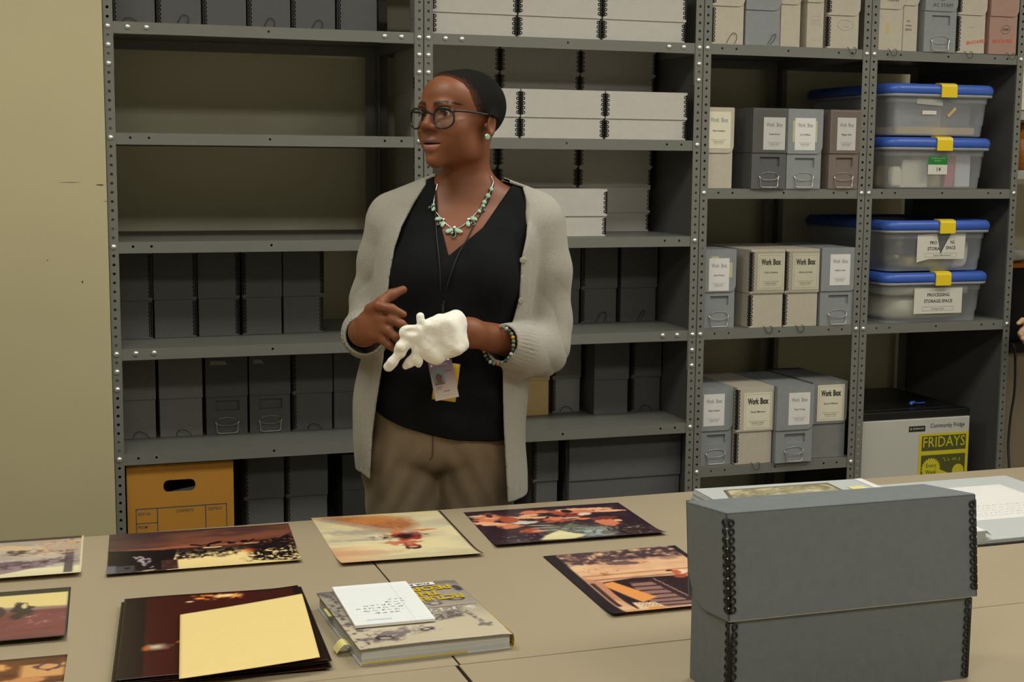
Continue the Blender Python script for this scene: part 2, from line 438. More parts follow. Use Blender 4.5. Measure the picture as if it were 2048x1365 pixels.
def spline(P, n):
    P = np.array(P, float); Q = np.vstack([2*P[0]-P[1], P, 2*P[-1]-P[-2]]); out = []
    for i in range(len(P)-1):
        a, b, c, d = Q[i:i+4]
        for k in range(n):
            t = k/n; out.append(0.5*((2*b)+(-a+c)*t+(2*a-5*b+4*c-d)*t*t+(-a+3*b-3*c+d)*t**3))
    out.append(P[-1]); return np.array(out)
LOOPS = [loop_mesh(v) for v in range(4)]
_bodies = {}
LF = 0.18      # how far a lid flap stands proud of the base
SLEEVE = mat_clear('clear_sleeve', (.97, .97, .97, 1), .06, .12)
def add_card(t, w, h, card):
    """name card on the lid flap; sub-part lettering"""
    cx, cz, cw, ch, paper, name, style = card
    mb = MB().box(cx-cw/2, cx+cw/2, -0.215, -0.185, cz-ch/2, cz+ch/2)
    c = mb.build('name_card', paper, t)
    y = -0.22; L = MB()
    if style == 'dark':
        for (sx, k) in ((-0.62, 'Work'), (0.72, 'Box')):
            letter(L, k, cx+sx*cw/3.4, cz+ch*0.26, ch*0.22, cw*(0.40 if k == 'Work' else 0.30), y, 0.05)
        bw = 0.02
        x0, x1, z0, z1 = cx-cw/2+.22, cx+cw/2-.22, cz-ch/2+.22, cz+ch/2-.22
        for (a, b_, c_, d_) in ((x0, x1, z0, z0+bw), (x0, x1, z1-bw, z1), (x0, x0+bw, z0, z1), (x1-bw, x1, z0, z1)):
            L.add([(a, y, c_), (b_, y, c_), (b_, y, d_), (a, y, d_)], [(0, 1, 2, 3)])
    else:
        G = MB()
        letter(G, 'Work', cx-cw*0.19, cz+ch*0.27, ch*0.17, cw*0.38, y, 0.03); letter(G, 'Box', cx+cw*0.23, cz+ch*0.27, ch*0.17, cw*0.29, y, 0.03)
        G.build('heading', INK_G, c)
    letter(L, name, cx, cz-ch*0.02, ch*0.075, cw*0.52, y, 0.02)
    letter(L, 'National Museum of American History', cx, cz-ch*0.27, ch*0.035, cw*0.62, y)
    letter(L, 'Archives Center', cx, cz-ch*0.32, ch*0.05, cw*0.45, y, 0.015)
    letter(L, 'Smithsonian Institution', cx, cz-ch*0.37, ch*0.035, cw*0.4, y)
    L.build('lettering', INK, c)
    return c
def doc_box(name, label, X0, X1, Y, zs, h, d, m, lid_h, r=1.0, edge='', window=False, pull=None, card=None, group=None, rz=0.0, sleeve=False, px=0.0, flip=False):
    w = X1-X0; cx = (X0+X1)/2
    t = thing(name, label, 'box', (cx, Y, zs), rz, group)
    k = (round(w, 1), round(h, 2), round(d, 1), m.name, round(lid_h, 2), r, window)
    w = round(w, 1)
    g = 0.05
    if k not in _bodies:
        x0, x1 = -w/2+g, w/2-g
        mb = MB()
        if window:
            # body whose end panel has a recessed label window
            wx0, wx1, wz0, wz1 = -w*0.26, w*0.30, h-lid_h-1.75, h-lid_h-0.55
            mb.bbox(x0, x1, 0.3, d, 0, h-0.05, 0.05)
            mb.box(x0, wx0, 0, .31, 0, h-.1).box(wx1, x1, 0, .31, 0, h-.1).box(wx0, wx1, 0, .31, 0, wz0).box(wx0, wx1, 0, .31, wz1, h-.1)
        else: mb.bbox(x0, x1, 0, d, 0, h-0.05, 0.05)
        me = mb.mesh('base'); me.materials.append(m)
        z0 = h-lid_h
        poly = ([(-w/2, z0)] + (arc(w/2-r, z0+r, r, -90, 0, 7) if r > 0 else [(w/2, z0)]) + [(w/2, h-0.07), (w/2-0.07, h), (-w/2+0.07, h), (-w/2, h-0.07)])
        ml = MB().prism(poly, -LF, d+0.06).mesh('lid'); ml.materials.append(m)
        _bodies[k] = (me, ml)
    me, ml = _bodies[k]
    link('base', me, None, t); link('lid', ml, None, t)
    for s, c in ((1, 'L'), (-1, 'R')):
        if c in edge:
            o = link('metal_edge', strip_mesh(h-lid_h-0.45, s), None, t); o.location = ((-s*(w/2-g))*IN, 0, 0.25*IN)
            o = link('metal_edge', strip_mesh(lid_h-0.6, s), None, t); o.location = (-s*w/2*IN, -LF*IN, (h-lid_h+0.3)*IN)
    if pull == 'wire': link('wire_pull', PULLW, None, t)
    elif pull is not None:
        o = link('string_pull', LOOPS[pull], None, t); o.location = (px*IN, 0, 0)
    if card: add_card(t, w, h, card)
    if sleeve:
        MB().box(-w/2+.15, w/2-.1, -0.25, -0.24, h-lid_h-.05, h-.25).build('plastic_sleeve', SLEEVE, t)
    return t
def X(px, py, Y): return float(on_y(px, py, Y)[0])
# --- first bay
ORD = ['first', 'second', 'third', 'fourth', 'fifth', 'sixth']
G = 'dark grey document boxes in the bay beside the cream wall'
zs = 73.5+.53
row = [(222, 311), (313, 403), (405, 493), (495, 581), (583, 671), (673, 755)]
for i, (a, c) in enumerate(row):
    doc_box('document_box', ORD[i]+' dark grey document box from the cream wall, on the shelf above two empty shelves', X(a, 30, 5), X(c, 30, 5), 5, zs, 10.3, 12.4, BOARD_DG, 5.6, 0, 'L' if i else 'L', False, [2, 0, None, 0, 0, None][i], None, G + ', top', px=(i % 3-1)*.4)
zs = 37.5+.53
row = [(228, 305), (307, 394), (396, 479), (484, 564), (566, 647)]
for i, (a, c) in enumerate(row):
    doc_box('document_box', ORD[i]+' plain dark grey document box from the cream wall, directly under the empty shelves', X(a, 600, 8.6+i*.3), X(c, 600, 8.6+i*.3), 8.6+i*.3, zs, 10.3, 12.4, BOARD_DG, 5.7, 0, ['R', 'R', 'R', 'L', 'R'][i], False, None, None, G + ', upper middle')
zs = 25.5+.53
row = [(240, 312), (318, 405), (411, 495), (498, 580), (583, 664), (666, 748)]
LB = ['dark grey document box in the shelf corner by the cream wall, string under it', 'dark grey document box with string pull beside two boxes with wire handles', 'dark grey document box with wire handle and label window, beside a string-pull box', 'dark grey document box with wire handle and label window, beside a metal-edged box', 'dark grey document box with metal edge and string loop, right of the wire handles', 'dark grey document box with a thin string on its front, beside the person']
STICK = mat('worn_sticker', srgb(150, 146, 136), 0.5)
for i, (a, c) in enumerate(row):
    t = doc_box('document_box', LB[i], X(a, 800, 9), X(c, 800, 9), 9-.1*i, zs, 10.3, 12.4, [BOARD_MG, BOARD_MG, BOARD_DG, BOARD_DG, BOARD_DG, BOARD_DG][i], 5.6, 0, 'L' if i == 4 else '', i in (2, 3), [2, 2, 'wire', 'wire', 2, None][i], None, G + ', lower middle', px=.2)
    if i in (2, 3):
        MB().prism([(-2.0, 8.6), (.1-.8*(i == 3), 8.55), (-.2-.8*(i == 3), 9.05), (-1.9, 9.1)], -0.2, -0.18).build('sticker', STICK, t)
zs = 13.5+.53
for i, (a, c) in enumerate([(487, 568), (571, 655)]):
    doc_box('document_box', ['dark grey document box with string pull standing beside the orange records box', 'dark grey document box one place further from the orange records box'][i], X(a, 950, 5), X(c, 950, 5), 5, zs, 10.3, 12.4, BOARD_DG, 5.6, 0, 'L', False, 2, None, G + ', lowest')
doc_box('document_box', 'low dark grey box on the bottom visible shelf behind the person', X(684, 950, 9), X(770, 950, 9), 9, zs, 8.6, 12.4, BOARD_DG, 4.5, 0, '', False, None, None, G + ', lowest')
# orange records box with a cut-out handle
ORANGE = mat('orange_kraft_board', srgb(190, 132, 44), 0.7, noise=(6, 0.05))
INKB = mat('faded_blue_print', srgb(84, 84, 86), 0.8)
X0, X1 = 1.15, 13.55; w = X1-X0; h = 10.45
t = thing('records_box', 'orange kraft records box with oval hand hole and printed form panel', 'box', ((X0+X1)/2, 0.9, zs))
a0, a1, b0, b1 = -1.95, 1.65, 7.15, 8.55
slot = arc(a1-.6, b1-.6, .6, 0, 90, 4)+arc(a0+.6, b1-.6, .6, 90, 180, 4)+arc(a0+.6, b0+.6, .6, 180, 270, 4)+arc(a1-.6, b0+.6, .6, 270, 360, 4)
mb = MB(); n = len(slot)
for (x0, x1, z0, z1) in ((-w/2, w/2, 0, b0), (-w/2, w/2, b1, h), (-w/2, a0, b0, b1), (a1, w/2, b0, b1)): mb.box(x0, x1, 0, .18, z0, z1)
for (c, q) in (((a1, b1), slot[0:5]), ((a0, b1), slot[5:10]), ((a0, b0), slot[10:15]), ((a1, b0), slot[15:20])): mb.prism([c]+list(q), 0, .18)
mb.box(-w/2, -w/2+.18, 0.0, 15, 0, h).box(w/2-.18, w/2, 0.0, 15, 0, h).box(-w/2, w/2, 14.8, 15, 0, h).box(-w/2, w/2, 0.0, 15, 0, .18)
mb.build('carton', ORANGE, t)
P_ = MB(); y = -0.02
for (x0, x1, z0, z1) in ((-5.1, 5.2, 5.3, 5.42), (-5.1, -5.0, 0.3, 5.4), (5.1, 5.2, .3, 5.4), (-2.75, -2.63, .3, 5.35), (2.7, 2.82, .3, 5.35), (-5.1, -2.65, 3.62, 3.72)):
    P_.add([(x0, y, z0), (x1, y, z0), (x1, y, z1), (x0, y, z1)], [(0, 1, 2, 3)])
letter(P_, 'BOX NO.', -4.1, 4.75, .5, 1.45, y, .01); letter(P_, 'CONTENTS', 0.4, 4.85, .5, 1.95, y, .01); letter(P_, 'DESTROY', 3.85, 4.85, .5, 1.6, y, .01); letter(P_, 'FROM', -4.35, 3.2, .5, 1.05, y, .01)
P_.build('printed_form', INKB, t)
FOLD = mat('grey_folder', srgb(150, 150, 150), 0.6)
f = MB().prism([(-3.0, 6.6), (3.2, 7.65), (3.2, .3), (-3.0, .3)], 1.2, 1.4).build('hanging_folder', FOLD)
at(f, (X0+X1)/2, 0.9, zs); tag(f, 'grey folder seen through the hand hole of the orange records box', 'folder')
# --- second bay: pale flat boxes
def flat(X0, X1, Y, zs, label, group, d=10.4, h=5.9):
    return doc_box('flat_box', label, X0, X1, Y, zs, h, d, BOARD_LG, h-2.55, 0, 'LR', group=group)
zs = 73.5+.53
for i, (a, c) in enumerate([(37.3, 47.7), (47.95, 58.6), (58.85, 70.0)]):
    flat(a, c, 1, zs, ORD[2-i]+' pale flat box from the steel side panel, on the shelf above the head', 'pale flat boxes, highest visible shelf')
zs = 61.5+.53
for i, (a, c) in enumerate([(37.4, 48.2), (48.4, 59.2), (59.4, 70.4)]):
    flat(a, c, 1, zs, ['pale flat box in the front row, behind the head of the person', 'pale flat box in the front row, next to the earring of the person', 'pale flat box in the front row beside the steel side panel'][i], 'pale flat boxes, front row at head height')
for i, (a, c) in enumerate([(38.2, 49.3), (49.6, 60.4), (60.6, 71.2)]):
    for k in range(2):
        flat(a, c, 12.6, zs+5.91*k, ORD[2-i]+[' pale flat box from the side panel, head-height back row, bottom tier', ' pale flat box from the side panel, head-height back row, top tier'][k], 'pale flat boxes, back row at head height, tier %s' % ('one', 'two')[k])
zs = 49.5+.53
flat(49.3, 60.0, 1.6, zs, 'single bright pale grey flat box standing proud beside the shoulder of the person', None)
flat(38.3, 49.0, 1.6, zs, 'pale grey flat box hidden behind the shoulder of the person', None)
for i, (a, c) in enumerate([(38.2, 49.0), (49.4, 60.2), (60.5, 70.9)]):
    for k in range(2):
        flat(a, c-(1-k)*.2, 12.4-k*.0, zs+5.91*k, ORD[2-i]+[' pale flat box from the side panel, shoulder-height back row, bottom tier', ' pale flat box from the side panel, shoulder-height back row, top tier'][k], 'pale flat boxes, back row at shoulder height, tier %s' % ('one', 'two')[k])
zs = 37.5+.53
G = 'dark grey document boxes under the pale flat boxes'
LB = ['dark grey document box half hidden by the elbow of the person', 'dark grey document box with a rounded string pull beside the elbow of the person', 'dark grey document box with a narrow pointed string pull near the steel side panel']
for i, (a, c) in enumerate([(1086, 1159), (1162, 1233), (1241, 1312)]):
    doc_box('document_box', LB[i], X(a, 600, 11), X(c, 600, 11), 11, zs, 10.3, 12.4, BOARD_DG, 5.7, 0, 'L' if i == 1 else '', False, [None, 0, 1][i], None, G)
zs = 25.5+.53
t = doc_box('document_box', 'narrow tan document box below the elbow of the person', X(1052, 800, 10.5), X(1098, 800, 10.5), 10.5, zs, 10.3, 12.2, BOARD_TAN, 5.6, 0, '', False, None, None)
doc_box('document_box', 'grey document box between the tan box and a box standing forward', X(1104, 800, 11.5), X(1160, 800, 11.5), 11.5, zs, 10.3, 12.2, BOARD_MG, 5.6, 0, 'L', False, 2, None, G)
doc_box('document_box', 'dark grey document box standing forward of its neighbours, left side in shadow', X(1187, 800, 8.6), X(1256, 800, 8.6), 8.6, zs, 10.3, 12.4, BOARD_DG, 5.6, 0, '', False, None, None, G)
doc_box('document_box', 'dark grey document box with metal edge in the corner by the steel side panel', X(1261, 800, 9.6), min(X(1327, 800, 9.6), 71.6), 9.6, zs, 10.3, 12.4, BOARD_DG, 5.6, 0, 'L', False, 2, None, G)
zs = 13.5+.53
doc_box('storage_box', 'wide dark grey box filling the low shelf behind the table edge', 56.0, 71.6, 3, zs, 10.3, 12.4, BOARD_DG, 5.6, 0, '', False, None, None)
doc_box('document_box', 'dark grey document box with metal edge beside the wide dark grey box', X(1066, 900, 4), X(1116, 900, 4), 4, zs, 10.3, 12.4, BOARD_DG, 5.6, 0, 'L', False, None, None, G)
cb = MB().tube(spline([(55.3, 2.6, 24.0), (55.35, 2.2, 22), (55.3, 2.0, 19), (55.2, 1.8, 16.5), (55.2, 1.4, 14.5), (55.3, 1.2, 14.16), (55.5, 2.2, 14.16)], 6), 0.1, 6).build('power_cord', BLACK, None, True)
tag(cb, 'black cord hanging beside the wide dark grey box', 'cord')
# --- third bay: boxes with name cards
zs = 73.5+.53
t = doc_box('document_box', 'pale document box with rounded lid flap and string loop on the narrow bay top', 73.2, 77.75, .3, zs, 10.3, 12.4, BOARD_BE, 5.6, 1, 'L', False, 0, None, px=.2)
t = doc_box('document_box', 'blue-grey document box with narrow string loop and white label strip', 77.9, 82.9, .3, zs, 10.3, 12.4, BOARD_BG, 5.9, 1.2, '', False, 1, None, px=.9)
MB().box(-.4, 1.9, -.21, -.18, 6.05, 7.2).build('label_strip', PAPER, t)
t = doc_box('document_box', 'slim pale document box squeezed beside the blue-grey box', 83.0, 85.9, .5, zs, 10.3, 12.4, BOARD_BE, 5.0, 1, '')
t = doc_box('document_box', 'slim pale document box with pencil notes, turned to show its grey side', 86.75, 89.2, .4, zs, 10.3, 12.4, BOARD_BE, 4.6, 0.8, '', rz=-0.02)
for k in range(4): scribble(1.2, 1.3, .16, 30+k, -.6, 3.9-.45*k-(1.6 if k == 3 else 0), -.02, .018).build('pencil_note', INK_G, t)
t = doc_box('document_box', 'pale document box with black wire-loop edge and a pencilled oval', 89.6, 94.3, .2, zs, 10.3, 12.4, BOARD_BE, 6.1, 1, 'L', False, 3, None, px=1.2)
ov = [(0.25+1.15*math.cos(2*math.pi*k/28), -.02, 3.0+.65*math.sin(2*math.pi*k/28)) for k in range(28)]
MB().tube(ov, .018, 4, True).build('pencil_oval', INK_G, t)
scribble(1.0, 1.2, .2, 9, -.3, 2.8, -.02, .018).build('pencil_note', INK_G, t)
sk = scribble(1.0, 1.3, .2, 10, -.5, 7.2, -.19, .015)
for k in range(3):
    q = scribble(1.0, 1.2, .2, 11+k, -.5, 6.4+.4*k, -.19, .015); sk.add(q.v, q.f)
sk.build('pencil_note', INK_G, t)
zs = 55.5+.53; G = 'work boxes on the narrow bay, upper row'
def cardn(w, h, dx, dz, cw, ch, paper, nm, st): return (dx, dz, cw, ch, paper, nm, st)
doc_box('document_box', 'pale document box with framed name card and no wire handle, upper row', 73.0, 76.75, .5, zs, 10.2, 12.4, BOARD_BE, 5.7, .9, '', False, None, (-.25, 7.35, 3.3, 4.6, PAPER_C, 'Sherry Sweetman', 'light'))
MB_ = doc_box('document_box', 'dark grey work box with glossy plastic sleeve over its card, upper row', 79.0, 84.05, -.3, zs, 10.2, 12.4, BOARD_DG, 5.6, 0, '', True, 'wire', (.55, 7.0, 3.1, 4.1, PAPER, 'Camille Brown', 'light'), G, sleeve=True)
t = doc_box('document_box', 'blue-grey work box with tape behind its name card, upper row', 84.15, 89.25, -.1, zs, 10.2, 12.4, BOARD_BG, 5.7, 1, '', True, 'wire', (-.05, 7.0, 2.95, 4.1, PAPER, 'Lori Hoffman', 'light'), G)
TAPE = mat('aged_tape', srgb(196, 190, 156), 0.4)
MB().box(-1.85, 1.7, -.19, -.178, 6.0, 8.7).build('tape', TAPE, t)
doc_box('document_box', 'brownish grey work box with white name card, upper row', 90.3, 94.85, -.1, zs, 10.2, 12.4, BOARD_BR, 5.6, .6, '', True, 'wire', (.15, 7.1, 2.75, 4.2, PAPER, 'Megan Dale', 'light'), G, sleeve=True)
zs = 37.5+.53; G = 'work boxes on the narrow bay, middle row'
t = doc_box('document_box', 'blue-grey work box with taped card and wire handle, middle row by the wide bay', 73.6, 78.2, 1.6, zs, 10.2, 12.4, BOARD_BG, 5.5, .9, '', True, 'wire', (-.15, 6.95, 2.9, 4.2, PAPER, 'Joyce Fuqua', 'light'), G)
MB().box(-1.3, -.2, -.19, -.178, 8.8, 9.3).box(1.0, 1.75, -.19, -.178, 6.6, 8.5).build('tape', TAPE, t)
doc_box('document_box', 'beige work box with bold framed card, middle row, its grey side showing', 79.7, 84.6, .4, zs, 10.2, 12.4, BOARD_BE, 5.7, 0, 'L', False, 3, (.45, 7.3, 3.85, 4.7, PAPER_C, 'Cindy Greenway', 'dark'), G, sleeve=True, px=.2)
doc_box('document_box', 'beige work box with bold framed card, middle row, tight beside the other beige box', 84.75, 89.75, .4, zs, 10.2, 12.4, BOARD_BE, 5.7, 0, 'L', False, 3, (.45, 7.25, 3.85, 4.7, PAPER_C, 'Amy Jones', 'dark'), G, sleeve=True, px=-.2)
doc_box('document_box', 'blue-grey work box with white card and wire handle, middle row by the bins', 89.95, 95.3, .2, zs, 10.3, 12.4, BOARD_BG, 5.7, 1, '', True, 'wire', (.1, 7.4, 3.0, 4.1, PAPER, 'Robbyn Neal', 'light'), G)
zs = 19.5+.53; G = 'work boxes on the narrow bay, lower row'
doc_box('document_box', 'blue-grey work box with white card, lower row by the wide bay', 73.3, 78.0, 1.0, zs, 10.3, 12.4, BOARD_BG, 5.7, .9, '', True, 'wire', (-.4, 7.35, 3.0, 4.2, PAPER, 'Morgan Goldsmith', 'light'), G)
doc_box('document_box', 'beige work box with bold framed card, lower row', 78.15, 83.6, .3, zs, 10.3, 12.4, BOARD_BE, 5.9, 0, 'L', False, 3, (.4, 7.05, 4.1, 4.9, PAPER_C, 'David Moreno', 'dark'), G, px=.2)
doc_box('document_box', 'blue-grey work box standing slightly forward, white card, lower row', 83.7, 89.2, -.4, zs, 10.3, 12.4, BOARD_BG, 5.9, 1, '', True, 'wire', (.55, 7.2, 3.15, 4.3, PAPER, 'Tyler Young', 'light'), G)
doc_box('document_box', 'dark grey work box with bold cream card, lower row by the fridge', 89.75, 95.1, 1.0, zs, 10.4, 12.4, BOARD_MG, 5.7, .8, '', False, None, (.15, 7.5, 4.1, 4.9, PAPER_C, 'Ramona Wilkinson', 'dark'), G)
# --- fourth bay, top row
zs = 73.5+.53
ORI = mat('orange_marker', srgb(205, 92, 40), 0.7)
t = doc_box('document_box', 'pale document box with white label and handwritten cabinet note', 97.2, 100.9, .2, zs, 10.3, 12.4, BOARD_BE, 5.0, 1, '', False, 3, None, px=.2)
MB().box(-1.7, 1.6, -.21, -.18, 7.4, 9.5).build('label_strip', PAPER, t)
L = letter(MB(), 'RECEIPT', 0, 7.75, .5, 2.3, -.215, .01); letter(L, 'Theme File', 0, 6.95, .42, 2.4, -.19, .005); letter(L, 'cabinet', .1, 6.4, .42, 1.7, -.19, .005); L.build('lettering', INK, t)
MB().prism([(-.7, 2.2), (-.25, 2.1), (-.25, 3.5), (-.6, 3.6)], -.02, -.005).build('stain', mat('yellow_stain', srgb(196, 178, 110), 0.8), t)
t = doc_box('document_box', 'slim pale document box with small handwritten date, beside the cabinet box', 101.0, 103.3, .4, zs, 10.3, 12.4, BOARD_BE, 4.4, .8, '')
L = MB()
for k, s_ in enumerate(('AC', 'notes', '2003')): letter(L, s_, -.3, 3.9-.55*k, .4, [.5, .9, 1.0][k], -.02, .005)
L.build('lettering', INK, t)
t = doc_box('document_box', 'blue-grey document box with handwritten staff photo note and wire handle', 103.9, 108.9, -.1, zs, 10.3, 12.4, BOARD_BG, 5.0, 1, '', True, 'wire', None)
L = MB()
for k, s_ in enumerate(('PHOTOS', 'OF', 'AC STAFF')): letter(L, s_, .2, 7.55-.75*k, .62, [2.6, .8, 3.1][k], -.19, .005)
L.build('lettering', INK, t)
t = doc_box('document_box', 'pale document box with orange handwriting next to the pink box', 109.1, 113.5, -.1, zs, 10.3, 12.4, BOARD_BE, 5.3, 1, 'L', False, 3, None, px=-.5)
letter(MB(), 'BROCHURES', .75, 1.5, .62, 3.0, -.02, .02, rot=.13).build('lettering', ORI, t)
scribble(1.0, 1.4, .2, 77, -.6, 3.4, -.02, .015).build('pencil_note', INK_G, t)
t = doc_box('document_box', 'dusty pink document box with orange handwriting', 114.1, 118.6, -.1, zs, 10.3, 12.4, BOARD_PK, 5.3, 1, '', False, 3, None, px=1.2)
letter(MB(), 'BROCHURES', -.1, 1.75, .62, 3.1, -.02, .02, rot=.06).build('lettering', ORI, t)
ov = [(0.35+.72*math.cos(2*math.pi*k/24), -.02, 3.3+.55*math.sin(2*math.pi*k/24)+.12*math.cos(2*math.pi*k/24)) for k in range(24)]
L = letter(MB(), 'AHAP', .35, 3.3, .42, .95, -.02, .01); L.tube(ov, .02, 4, True); L.build('circled_note', INK, t)
# ---------------------------------------------------------------- clear bins with blue lids
BLUE = mat('blue_lid_plastic', srgb(62, 98, 190), 0.35)
YEL = mat('yellow_latch_plastic', srgb(238, 206, 40), 0.35)
TUB = mat_plastic('clear_tub_plastic', srgb(238, 242, 248), 0.36, 0.3)
RIM = mat_plastic('cloudy_rim_plastic', srgb(176, 178, 184), 0.72, 0.35)
def rrect(w, d, r, n=5):
    out = []
    for (cx, cy, a) in ((w/2-r, d/2-r, 0), (-w/2+r, d/2-r, 90), (-w/2+r, -d/2+r, 180), (w/2-r, -d/2+r, 270)):
        out += [(cx+r*math.cos(math.radians(a+90*i/n)), cy+r*math.sin(math.radians(a+90*i/n))) for i in range(n+1)]
    return out
def loft(mb, secs, close_bottom=True, close_top=True):
    n = len(secs[0][0]); vs = []; fs = []
    for (poly, z) in secs: vs += [(p[0], p[1], z) for p in poly]
    for i in range(len(secs)-1):
        for k in range(n): fs.append((i*n+k, i*n+(k+1) % n, (i+1)*n+(k+1) % n, (i+1)*n+k))
    if close_bottom: fs.append(tuple(range(n-1, -1, -1)))
    if close_top: fs.append(tuple(range((len(secs)-1)*n, len(secs)*n)))
    return mb.add(vs, fs)
BW, BD, BH = 16.4, 22.0, 6.85
def bin_meshes():
    t = MB()
    o = [(rrect(BW-2.2, BD-2.2, 1.2), 0.0), (rrect(BW-1.8, BD-1.8, 1.4), 0.12), (rrect(BW-1.6, BD-1.6, 1.4), 1.5), (rrect(BW-1.45, BD-1.45, 1.4), 1.55), (rrect(BW-1.1, BD-1.1, 1.4), 4.3), (rrect(BW-.9, BD-.9, 1.4), 4.35), (rrect(BW-.8, BD-.8, 1.4), 5.2)]
    loft(t, o, True, False)
    t = t.mesh('tub')
    r = MB(); loft(r, [(rrect(BW-.8, BD-.8, 1.4), 5.1), (rrect(BW+.1, BD+.1, 1.5), 5.15), (rrect(BW+.15, BD+.15, 1.5), 5.5), (rrect(BW-.6, BD-.6, 1.5), 5.52)], False, False)
    r = r.mesh('rim')
    l = MB(); loft(l, [(rrect(BW+.1, BD+.1, 1.6), 5.52), (rrect(BW+.4, BD+.4, 1.7), 5.65), (rrect(BW+.45, BD+.45, 1.7), 6.2), (rrect(BW+.2, BD+.2, 1.7), 6.6), (rrect(BW-.4, BD-.4, 1.6), 6.82), (rrect(BW-1.4, BD-1.4, 1.5), 6.84), (rrect(BW-1.7, BD-1.7, 1.4), 6.45)], True, True)
    l = l.mesh('lid')
    y = -BD/2
    k = MB().prism([(y-.42, 5.1), (y-.28, 5.1), (y-.28, 6.6), (y+.3, 6.86), (y+1.1, 6.86), (y+1.1, 6.98), (y+.2, 6.98), (y-.3, 6.8), (y-.42, 6.5)], -1.2, 1.2, 'x').mesh('latch')
    for me, m in ((t, TUB), (r, RIM), (l, BLUE), (k, YEL)):
        me.materials.append(m)
        if m is not YEL: me.polygons.foreach_set('use_smooth', [len(p.vertices) == 4 for p in me.polygons])
    return t, r, l, k
TB, RM_, LD, LT = bin_meshes()
def storage_bin(label, cx, yf, z, lx):
    t = thing('storage_bin', label, 'storage bin', (cx, yf+BD/2, z), 0, 'clear storage bins with blue lids')
    link('tub', TB, None, t); link('rim', RM_, None, t); link('lid', LD, None, t)
    o = link('latch', LT, None, t); o.location = (lx*IN, 0, 0)
    return t
SIGNP = mat('white_sign_paper', srgb(216, 212, 202), 0.55)
CLOTHW = mat('white_cotton_cloth', srgb(240, 232, 206), 0.9, noise=(20, .05), bump=(90, .3))
def lump(name, label, cat, cx, cy, z, w, d, h, m, seed, amp=.25, grp=None):
    rg = np.random.default_rng(seed); mb = MB(); n, k = 28, 16
    ph = rg.uniform(0, 6.28, 12); P = np.zeros((k+1, n, 3))
    for i in range(k+1):
        v = math.pi*i/k
        for j in range(n):
            u = 2*math.pi*j/n
            e = 0.45
            sx = math.copysign(abs(math.cos(u))**e, math.cos(u)); sy = math.copysign(abs(math.sin(u))**e, math.sin(u))
            sr = math.sin(v)**e; cz = -math.copysign(abs(math.cos(v))**e, math.cos(v))
            q = 1+amp*.5*(math.sin(3*u+ph[0]+2*v)+math.sin(5*u+ph[1]-3*v)*.6+math.sin(9*u+ph[2]+4*v)*.3)*math.sin(v)*.35
            P[i, j] = (w/2*sx*sr*q, d/2*sy*sr*q, h/2+h/2*cz*(1+.25*amp*math.sin(2*u+ph[3])*math.sin(4*u+ph[4])*(1 if cz > 0 else 0)))
    mb.add(P.reshape(-1, 3), [(i*n+j, i*n+(j+1) % n, (i+1)*n+(j+1) % n, (i+1)*n+j) for i in range(k) for j in range(n)])
    o = mb.build(name, m, None, True); at(o, cx, cy, z); return tag(o, label, cat, grp)
BX = 107.2
zB = 55.5+.53; zC = 37.5+.53
b1 = storage_bin('clear blue-lidded bin with a green and white number sticker', BX-.1, -.6, zB, .3)
b2 = storage_bin('clear blue-lidded bin of small cards, stacked on the bin with the green sticker', BX, -.6, zB+7.0, .5)
b3 = storage_bin('clear blue-lidded bin packed with white cloth, intact paper sign', BX+.4, -.6, zC, .55)
b4 = storage_bin('clear blue-lidded bin with a torn paper sign', BX+.5, -.6, zC+7.0, .75)
yF = -BD/2+.35
# green sticker
g = MB().box(-1.5, 1.5, -.02, 0, -1.3, 1.3); g = g.xf(lambda p: p+np.array([-.1, yF+.16, 3.25])).build('number_sticker', SIGNP, b1)
GREEN = mat('green_print', srgb(24, 122, 48), 0.5)
MB().box(-1.5, 1.5, -.03, -.02, 0.0, 1.32).xf(lambda p: p+np.array([-.1, yF+.16, 3.25])).build('green_band', GREEN, g)
L = letter(MB(), 'COMMERCIAL STORE', -.1, 3.25+.85, .3, 2.3, yF+.12); letter(L, 'PROJECT', -.1, 3.25+.5, .3, 1.1, yF+.12); L.build('lettering', mat('pale_green_print', srgb(150, 200, 150), .6), g)
letter(MB(), '14', 0.0, 3.25-.65, .8, .62, yF+.13, .01).build('number', INK, g)
